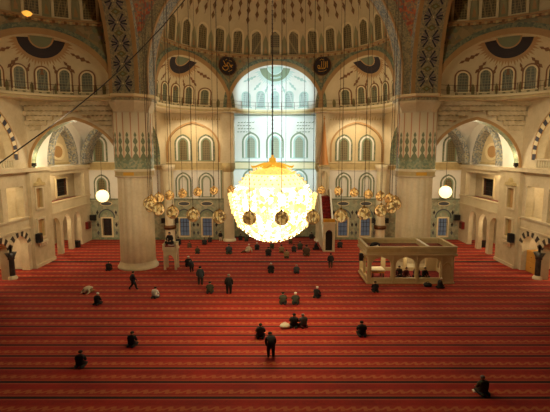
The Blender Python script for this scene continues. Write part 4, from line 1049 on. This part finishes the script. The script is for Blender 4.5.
# ------------------------------------------------------------------ people
def skin_mesh(name, J, E, root):
    keys = list(J); me = bpy.data.meshes.new(name)
    me.from_pydata([J[k][:3] for k in keys], [(keys.index(a), keys.index(b)) for a, b in E], [])
    o = bpy.data.objects.new(name, me); C.objects.link(o)
    sk = o.modifiers.new('s', 'SKIN'); sk.use_smooth_shade = True
    sv = me.skin_vertices[0].data
    for i, k in enumerate(keys):
        r = J[k][3]; sv[i].radius = r if isinstance(r, tuple) else (r, r); sv[i].use_root = (k == root)
    ss = o.modifiers.new('d', 'SUBSURF'); ss.levels = 1; ss.render_levels = 1
    dg = bpy.context.evaluated_depsgraph_get(); ev = o.evaluated_get(dg)
    out = bpy.data.meshes.new_from_object(ev); bpy.data.objects.remove(o); out.name = name
    return out
BASE_E = [('pelvis', 'waist'), ('waist', 'chest'), ('chest', 'collar'), ('collar', 'neck'), ('neck', 'jaw'), ('jaw', 'skull')]
for s in 'LR':
    BASE_E += [('chest', 'sh' + s), ('sh' + s, 'el' + s), ('el' + s, 'wr' + s), ('wr' + s, 'pm' + s), ('pelvis', 'hp' + s), ('hp' + s, 'kn' + s), ('kn' + s, 'an' + s), ('an' + s, 'to' + s)]
    BASE_E += [('pm' + s, 'f%d%s' % (i, s)) for i in range(4)] + [('wr' + s, 'th' + s)]
RAD = dict(pelvis=.205, waist=.20, chest=.21, collar=.12, neck=.07, jaw=.095, skull=.11, sh=.105, el=.08, wr=.05, pm=.045, hp=.15, kn=.11, an=.075, to=.06)
KNEEL = dict(RAD, pelvis=.24, waist=.22, hp=.19, kn=.13, an=.11, to=.07)
def pose(name, torso, L, Rr=None, k=1.0, RAD=RAD):
    """torso: pelvis,waist,chest,collar,neck,jaw,skull ; L: sh,el,wr,pm,hp,kn,an,to for the +x limb, mirrored unless Rr is given"""
    J = {}
    for nm, p in zip(('pelvis', 'waist', 'chest', 'collar', 'neck', 'jaw', 'skull'), torso): J[nm] = (*p, RAD[nm] * k)
    for s, lim in (('L', L), ('R', Rr or [(-x, y, z) for x, y, z in L])):
        for nm, p in zip(('sh', 'el', 'wr', 'pm', 'hp', 'kn', 'an', 'to'), lim): J[nm + s] = (*p, RAD[nm] * k)
        w, m = Vector(lim[2]), Vector(lim[3]); d = (m - w).normalized(); q = d.cross(Vector((0, 0, 1)))
        q = q.normalized() if q.length > .1 else Vector((0, 1, 0))
        for i in range(4):
            e = m + d * (.075 + .012 * (1.5 - abs(i - 1.5))) + q * (.026 * (i - 1.5)); J['f%d%s' % (i, s)] = (*e, .011)
        e = w + d * .05 + q * (.06 if s == 'L' else -.06); J['th' + s] = (*e, .013)
    me = skin_mesh(name, J, BASE_E, 'pelvis')
    return me, J
POSES = {}
POSES['stand'] = pose('body_stand', [(0, 0, .94), (0, 0, 1.1), (0, .01, 1.3), (0, 0, 1.46), (0, .01, 1.53), (0, .03, 1.59), (0, .01, 1.68)],
                      [(.19, 0, 1.4), (.26, -.03, 1.13), (.26, .05, .88), (.25, .07, .8), (.1, 0, .88), (.12, .02, .5), (.12, -.03, .09), (.13, .14, .05)])
POSES['walk'] = pose('body_walk', [(0, 0, .93), (0, .01, 1.1), (0, .03, 1.3), (0, .04, 1.45), (0, .06, 1.52), (0, .09, 1.58), (0, .08, 1.67)],
                     [(.19, .02, 1.39), (.26, .1, 1.13), (.24, .28, .95), (.23, .34, .9), (.1, 0, .87), (.12, .2, .5), (.12, .26, .09), (.13, .42, .06)],
                     [(-.19, .02, 1.39), (-.26, -.1, 1.13), (-.25, -.1, .87), (-.25, -.09, .79), (-.1, 0, .87), (-.12, .02, .48), (-.12, -.3, .14), (-.13, -.16, .05)])
POSES['kneel'] = pose('body_kneel', [(0, -.16, .3), (0, -.12, .46), (0, -.05, .66), (0, -.02, .82), (0, 0, .89), (0, .04, .95), (0, .04, 1.04)],
                      [(.19, -.03, .77), (.27, .0, .5), (.18, .2, .36), (.16, .28, .32), (.12, -.12, .26), (.2, .28, .14), (.16, -.26, .12), (.12, -.42, .07)], RAD=KNEEL)
POSES['cross'] = pose('body_cross', [(0, -.1, .19), (0, -.09, .36), (0, -.03, .56), (0, .01, .72), (0, .03, .79), (0, .07, .85), (0, .07, .94)],
                      [(.19, .0, .67), (.28, .05, .41), (.16, .26, .3), (.1, .32, .28), (.13, -.04, .17), (.38, .22, .16), (.06, .32, .09), (-.08, .36, .06)])
POSES['bow'] = pose('body_bow', [(0, -.3, .42), (0, -.12, .46), (0, .1, .4), (0, .26, .3), (0, .34, .25), (0, .42, .18), (0, .46, .12)],
                    [(.19, .2, .36), (.38, .18, .16), (.32, .4, .06), (.3, .47, .05), (.12, -.3, .38), (.16, -.02, .11), (.12, -.5, .1), (.1, -.64, .05)])
POSES['lean'] = pose('body_lean', [(0, -.1, .88), (0, -.02, 1.04), (0, .12, 1.2), (0, .26, 1.29), (0, .33, 1.32), (0, .41, 1.33), (0, .45, 1.38)],
                     [(.19, .2, 1.24), (.26, .2, .96), (.2, .24, .7), (.18, .26, .62), (.1, -.08, .83), (.13, .1, .48), (.13, -.02, .09), (.14, .14, .05)])
POSES['recline'] = pose('body_recline', [(0, 0, .17), (.04, .0, .33), (.1, .02, .52), (.12, .04, .67), (.13, .06, .74), (.13, .1, .8), (.13, .1, .89)],
                        [(.29, .0, .6), (.42, -.08, .34), (.44, -.12, .09), (.45, -.05, .05), (.1, .05, .17), (-.22, .34, .2), (-.5, .1, .1), (-.62, .16, .06)],
                        [(-.08, .06, .62), (-.22, .12, .4), (-.2, .32, .3), (-.18, .4, .28), (-.1, .0, .16), (-.5, .12, .16), (-.72, -.12, .1), (-.86, -.08, .06)])
def person(px, py, ps, label, top='black', trousers='charcoal', head='dark', rot=0., scale=1., z=0., loc=None, group='worshippers on the carpet'):
    me0, J = POSES[ps]; me = me0.copy(); me.name = 'person'
    for m in (M['cloth_' + top], M['cloth_' + trousers], M['skin']): me.materials.append(m)
    jn = Vector(J['neck'][:3]); hd = (Vector(J['jaw'][:3]) + Vector(J['skull'][:3])) / 2
    leg = [Vector(J[k + s][:3]) for k in ('kn', 'an', 'to') for s in 'LR']; hands = [Vector(J['pm' + s][:3]) for s in 'LR']
    tor = [Vector(J[k][:3]) for k in ('pelvis', 'waist', 'chest', 'collar', 'elL', 'elR', 'shL', 'shR', 'wrL', 'wrR')]
    feet = [Vector(J['to' + s][:3]) for s in 'LR']
    for p in me.polygons:
        c = p.center; dh = (c - hd).length; p.use_smooth = True
        if dh < .19 and (c - hd).dot(hd - jn) > -.012 or min((c - h).length for h in hands) < .085: p.material_index = 2
        elif min((c - q).length for q in leg) < min((c - q).length for q in tor): p.material_index = 1
    o = bpy.data.objects.new('person', me); C.objects.link(o)
    lo = min(v.co.z for v in me.vertices)
    g = loc if loc is not None else ground(px, py, z)
    o.location = (g[0], g[1], g[2] - lo * scale * (.88 if ps == 'kneel' else 1)); o.rotation_euler = (0, 0, R_(rot)); wd = 1.18 if ps in ('stand', 'walk', 'lean') else 1.0; o.scale = (scale * wd, scale * (1 + (wd - 1) * .6), scale) if ps != 'kneel' else (scale * 1.12, scale * 1.05, scale * .88)
    tag(o, label, 'person', group)
    # face: nose, ears folded into the hair mesh's neighbourhood; hair or cap as a child
    ax = (Vector(J['skull'][:3]) - Vector(J['jaw'][:3])).normalized(); ctr = Vector(J['skull'][:3])
    fwd = Vector((0, 1, 0)) - ax * ax.y
    fwd = fwd.normalized() if fwd.length > .2 else Vector((0, 0, -1)); rt = fwd.cross(ax)
    mb = MB(); r = .118 if head != 'cap' else .122
    cols, rows_ = 14, 6; pts = []
    for i in range(rows_ + 1):
        for k in range(cols):
            a = 2 * PI * k / cols; back = .5 - .5 * sin(a)           # hair comes lower at the back
            ph = (PI / 2) * (i / rows_) * ((.78 + .5 * back) if head != 'cap' else .86)
            pts.append(ctr + (ax * cos(ph) * r * .95 + (rt * cos(a) + fwd * sin(a)) * sin(ph) * r) - fwd * .008)
    mb.faces(pts, [(i * cols + k, i * cols + (k + 1) % cols, (i + 1) * cols + (k + 1) % cols, (i + 1) * cols + k) for i in range(rows_) for k in range(cols)], {'dark': 'hair_dark', 'grey': 'hair_grey', 'cap': 'cap_white'}[head], True)
    me2 = mb.build('cap' if head == 'cap' else 'hair'); me2.parent = o
    mb = MB(); base = (Vector(J['jaw'][:3]) + ctr) / 2
    mb.tube([base + fwd * .07 + ax * .03, base + fwd * .115 - ax * .005, base + fwd * .085 - ax * .02], [.012, .018, .01], 'skin', 6)
    fc = mb.build('nose'); fc.parent = o
    for s_ in (-1, 1):
        mb = MB(); mb.ball(base + rt * s_ * .098 - fwd * .005, .026, 'skin', 6, 5); fc = mb.build('ear'); fc.parent = o
    return o

P = person
P(81, 366, 'kneel', 'man in black kneeling alone near the front row by the lectern side', 'black')
P(132.5, 345.5, 'kneel', 'man in dark brown-black coat kneeling in front of the great pier', 'black', 'black', 'dark', -8)
P(98, 304, 'kneel', 'man in black with white cap kneeling beside the bowing man in cream', 'black', 'black', 'cap', -20)
P(88, 292.5, 'bow', 'man in cream shirt bowing down to the carpet', 'cream', 'khaki', 'dark', 160, 1.1)
P(109, 270, 'kneel', 'man in dark grey kneeling just past the pier towards the arcade', 'charcoal')
P(133, 289.5, 'walk', 'man in dark suit walking in front of the great pier', 'navy', 'black', 'dark', -55)
P(155.5, 297.5, 'kneel', 'man in white shirt kneeling in front of the great pier', 'white', 'charcoal', 'dark', -15)
P(188.5, 266, 'kneel', 'man in black with white cap next to the lectern', 'black', 'black', 'cap', 12, 1.15)
P(192, 272, 'lean', 'person in dark jacket stooping near the lectern', 'charcoal', 'black', 'dark', 40, .85)
P(200.5, 285, 'stand', 'man in dark grey suit standing near the middle', 'slate', 'charcoal', 'dark', 0, 1.06)
P(210, 292.5, 'kneel', 'man in green-grey jacket kneeling between two standing men', 'olive', 'charcoal', 'dark', 0, 1.05)
P(229, 294, 'stand', 'man in black suit with white collar standing near the middle', 'black', 'black', 'grey', 5, 1.05)
P(283, 303.5, 'kneel', 'man in olive jacket kneeling beside a white-capped man', 'olive', 'charcoal', 'dark', 0, 1.02)
P(295.5, 303.5, 'kneel', 'man in grey-green jacket and white cap kneeling beside the olive jacket', 'olive', 'charcoal', 'cap', -4)
P(317, 297, 'kneel', 'man in black with white cap leaning while kneeling', 'black', 'black', 'cap', -30, .98)
P(294, 326.5, 'kneel', 'person in black kneeling beside the cream bag', 'black', 'black', 'dark', -10, 1.02)
P(303, 326.5, 'kneel', 'person with grey scarf kneeling close to a companion', 'slate', 'maroon', 'grey', 20, 1.0)
P(260.5, 337, 'kneel', 'person in dark clothes kneeling just behind the stooping man', 'charcoal', 'black', 'dark')
P(271, 357.5, 'lean', 'man in black rising from the carpet, bent forward', 'black', 'black', 'dark', 8, 1.0)
P(361.5, 335, 'kneel', 'man in black kneeling alone in front of the tribune', 'black', 'black', 'dark', 0, 1.05)
P(482, 393, 'kneel', 'man in grey-green top kneeling alone nearest the viewer', 'olive', 'charcoal', 'grey', 12, 1.0)
P(375, 291.5, 'kneel', 'man in black kneeling at the corner of the tribune', 'black', 'black', 'dark', 0, 1.0)
P(440.5, 288, 'kneel', 'man in black with white cap kneeling against the tribune front', 'black', 'black', 'cap', -90, 1.02)
P(330.5, 268, 'stand', 'man in dark brown standing in front of the minbar', 'charcoal', 'brown', 'dark', 0, .95)
P(296.5, 273, 'kneel', 'man in slate jacket kneeling in front of the minbar towards the middle', 'slate', 'charcoal', 'grey', 0, .95)
P(271, 272.5, 'kneel', 'man in black with white cap kneeling below the chandelier', 'black', 'black', 'cap', 0, 1.05)
P(248, 252.5, 'recline', 'man in cream reclining on one arm in the back rows', 'cream', 'brown', 'cap', 10, 1.1)
P(229, 253.5, 'kneel', 'man in dark green kneeling upright in front of the apse column', 'slate', 'olive', 'dark', 0, 1.25)
P(257, 249.5, 'kneel', 'man in dark coat with white cap kneeling beside the reclining man', 'charcoal', 'black', 'cap', 0, .95)
P(268.5, 255.5, 'kneel', 'man in dark coat kneeling behind and beside the reclining man', 'charcoal', 'charcoal', 'dark', 0, 1.12)
P(272, 248.5, 'kneel', 'man in green-brown coat kneeling under the chandelier rim', 'olive', 'olive', 'dark', 0, .9)
P(220.5, 241, 'stand', 'person in black with white socks standing beside the apse column', 'black', 'cream', 'dark', 180, .8)
P(197.5, 253.5, 'kneel', 'person in dark green kneeling in the open rows behind the lectern', 'olive', 'charcoal', 'dark', 0, .92)
P(189.5, 247.5, 'kneel', 'person in brown kneeling close behind the lectern', 'brown', 'olive', 'dark', 0, .85)
P(204.5, 244.5, 'kneel', 'person in charcoal kneeling below the barred window', 'charcoal', 'black', 'dark', 0, .98)
P(210, 241.8, 'kneel', 'person in dark coat kneeling closest to the tiled wall', 'charcoal', 'black', 'dark', 0, .9)
P(178.5, 244.5, 'kneel', 'person in black kneeling behind the lectern by the slender column', 'black', 'black', 'dark', 0, 1.1)
P(0, 0, 'cross', 'preacher in black seated up on the marble lectern', 'black', 'black', 'dark', 180, 1.25, loc=(-11.6, 46.5, 2.8))
P(316.5, 249.5, 'kneel', 'person in black with white cap beside the minbar stair', 'black', 'black', 'cap', -90, 1.2)
P(300, 249, 'kneel', 'person in dark green kneeling near the minbar, farther row', 'olive', 'charcoal', 'dark', 0, 1.05)
P(294, 251.5, 'kneel', 'person in black kneeling near the minbar, middle row', 'charcoal', 'black', 'dark', 0, .95)
P(306.5, 255.5, 'kneel', 'person in brown standing on the knees before the minbar', 'brown', 'brown', 'dark', 0, 1.35)
P(286.5, 257.5, 'kneel', 'person in brown-green kneeling in the row before the minbar', 'khaki', 'olive', 'dark', 0, 1.0)
P(281.5, 252.5, 'kneel', 'person in khaki kneeling below the globe chandelier', 'khaki', 'brown', 'dark', 0, 1.0)
P(290.5, 243.5, 'kneel', 'person in brown kneeling in a far row below the chandelier edge', 'brown', 'brown', 'dark', 0, .85)
P(311.5, 238.8, 'kneel', 'person in dark coat kneeling behind the minbar flank', 'charcoal', 'charcoal', 'dark', 0, 1.0)
P(240.5, 240, 'kneel', 'person in dark coat kneeling at the apse beside the column', 'charcoal', 'charcoal', 'dark', 0, .9)
P(246.5, 241, 'kneel', 'person in dark green kneeling at the apse', 'olive', 'charcoal', 'dark', 0, .9)
P(351.7, 239, 'stand', 'man in cream shirt standing by the tiled wall between two windows', 'cream', 'olive', 'dark', 180, .85)
P(340, 247.5, 'kneel', 'person in dark coat kneeling beside the minbar gate', 'charcoal', 'black', 'dark', 0, 1.05)
P(0, 0, 'bow', 'person in black top and white trousers bowing on the tribune roof', 'black', 'white', 'dark', 80, 1.25, loc=(10.1, 42.6, 3.12))
for i, (x, y, tp, lab) in enumerate(((12.0, 42.2, 'maroon', 'person in dark red seated in the middle arch of the tribune, by its post'), (12.7, 42.7, 'black', 'person in black seated in the middle arch of the tribune'), (13.2, 42.1, 'maroon', 'person in maroon seated in the middle arch of the tribune, farther post'),
                                     (14.4, 42.5, 'navy', 'person in dark blue seated in the third arch of the tribune'), (15.1, 42.1, 'black', 'person in black seated in the third arch beside the carved panel'))):
    P(0, 0, 'cross', lab, tp, 'black', 'dark', (180, 150, 200, 170, 190)[i], 1.1, loc=(x, y, .2), group='people inside the tribune')

g = ground(476, 391, .02); t = thing('open_book', g, 'white open book beside the kneeling person nearest the viewer', 'book')
for q in (-1, 1):
    mb = MB(); mb.box(g.x + min(0, q * .17), g.x + max(0, q * .17), g.y - .12, g.y + .12, .0, .06, 'paper_white'); mb.build('page', t)
# belongings on the carpet
def bundle(px, py, col, name, label, s=1.):
    g = ground(px, py); t = thing(name, g, label, 'bag'); mb = MB()
    mb.lathe([(.02, 0), (.34 * s, .02), (.4 * s, .14 * s), (.3 * s, .26 * s), (.1 * s, .3 * s), (.01, .31 * s)], g, col, 14); mb.build('body', t)
    mb = MB(); mb.tube([g + Vector((.16 * s * cos(v), 0, .28 * s + .14 * s * sin(v))) for v in [PI * i / 8 for i in range(9)]], .02, col, 5); mb.build('handle', t)
bundle(285, 327.5, 'cloth_cream', 'cloth_bag', 'cream cloth bag on the carpet beside the kneeling pair')
bundle(427.5, 286., 'cloth_black', 'bag', 'black bag on the carpet against the tribune front', 1.05)

# ------------------------------------------------------------------ lights
def lamp(name, loc, e, col, size=.3, kind='POINT', aim=None, angle=100, blend=.6):
    L = bpy.data.lights.new(name, kind); L.energy = e; L.color = col; L.shadow_soft_size = size
    o = bpy.data.objects.new(name, L); C.objects.link(o); o.location = loc
    if kind == 'SPOT': L.spot_size = R_(angle); L.spot_blend = blend; o.rotation_euler = (Vector(aim) - Vector(loc)).to_track_quat('-Z', 'Y').to_euler()
    return o
WARM, COOL = (1., .83, .55), (.60, .88, 1.)
for sx in (-1, 1):
    lamp('apse_floodlight', (sx * 2.6, 58.2, 16.0), 1050, COOL, .5, 'SPOT', (sx * 2.4, 64.2, 15.0), 105, .8)
    lamp('apse_low_floodlight', (sx * 2.6, 58.2, 9.0), 1050, COOL, .5, 'SPOT', (sx * 2.4, 64.2, 9.0), 105, .8)
    lamp('apse_uplight', (sx * 2.4, 57.2, 19.2), 1000, COOL, .4, 'SPOT', (sx * 2.2, 64, 21.8), 95, .7)
    lamp('rear_gallery_spotlight', (sx * 10, 15, 15), 9000, WARM, .5, 'SPOT', (sx * 15.4, 47, 9.), 30, 1.)
    lamp('bay_floodlight', (sx * 11.5, 58.4, 17.6), 800, WARM, .3, 'SPOT', (sx * 11.5, 62, 9), 140)
    lamp('bay_uplight', (sx * 9.3, 53.0, 19.2), 150, WARM, .3)
    lamp('corner_floodlight', (sx * 22, 50.5, 14.6), 560, WARM, .4)
    lamp('ledge_floodlight', (sx * 26.0, 47.8, 12.3), 50, WARM, .2)
    lamp('gallery_lamp', (sx * 29.5, 40.5, 16.0), 350, WARM, .3); lamp('loggia_lamp', (sx * 27.9, 54.5, 10.2), 150, WARM, .2); lamp('arcade_lamp', (sx * 29.0, 54.5, 4.0), 160, WARM, .2)
    lamp('upper_room_lamp', (sx * 29.5, 43.5, 9.8), 200, WARM, .2); lamp('aisle_lamp', (sx * 29.5, 42.5, 4.2), 200, WARM, .2)
    lamp('side_conch_uplight', (sx * 21.5, 41.5, 19.3), 70, WARM, .3)
    lamp('aisle_wall_fill', (sx * 15, 30.0, 17.), 5200, WARM, .6, 'SPOT', (sx * 26.8, 45.5, 9.), 62, .9)  # unseen spot added to brighten the side walls while sparing the floor
    lamp('bay_fill', (sx * 11.0, 52.5, 12.5), 480, WARM, .6)  # fill light added in mid-air to brighten the bays, no lantern hangs there
lamp('chandelier_lamp', (cc.x, cc.y, 5.7), 350, (1., .86, .6), .5)
lamp('tribune_fill', (10.5, 43.6, 2.5), 60, WARM, .15)  # fill lights added to brighten the inside of the tribune
lamp('tribune_fill', (14.0, 43.6, 2.5), 60, WARM, .15)
lamp('dome_fill', (0, 31, 26), 2200, WARM, 1.)  # unseen fill added under the dome for the upper arches and vaults
w = bpy.data.worlds.new('world'); bpy.context.scene.world = w; w.use_nodes = True
w.node_tree.nodes['Background'].inputs['Color'].default_value = lin((90, 70, 50)); w.node_tree.nodes['Background'].inputs['Strength'].default_value = .02
sc = bpy.context.scene
sc.view_settings.view_transform = 'Standard'; sc.view_settings.look = 'None'; sc.view_settings.gamma = 1; sc.view_settings.use_curve_mapping = False
sc.view_settings.exposure = 0.4
sc.cycles.use_denoising = True; sc.cycles.max_bounces = 6; sc.cycles.sample_clamp_indirect = 4
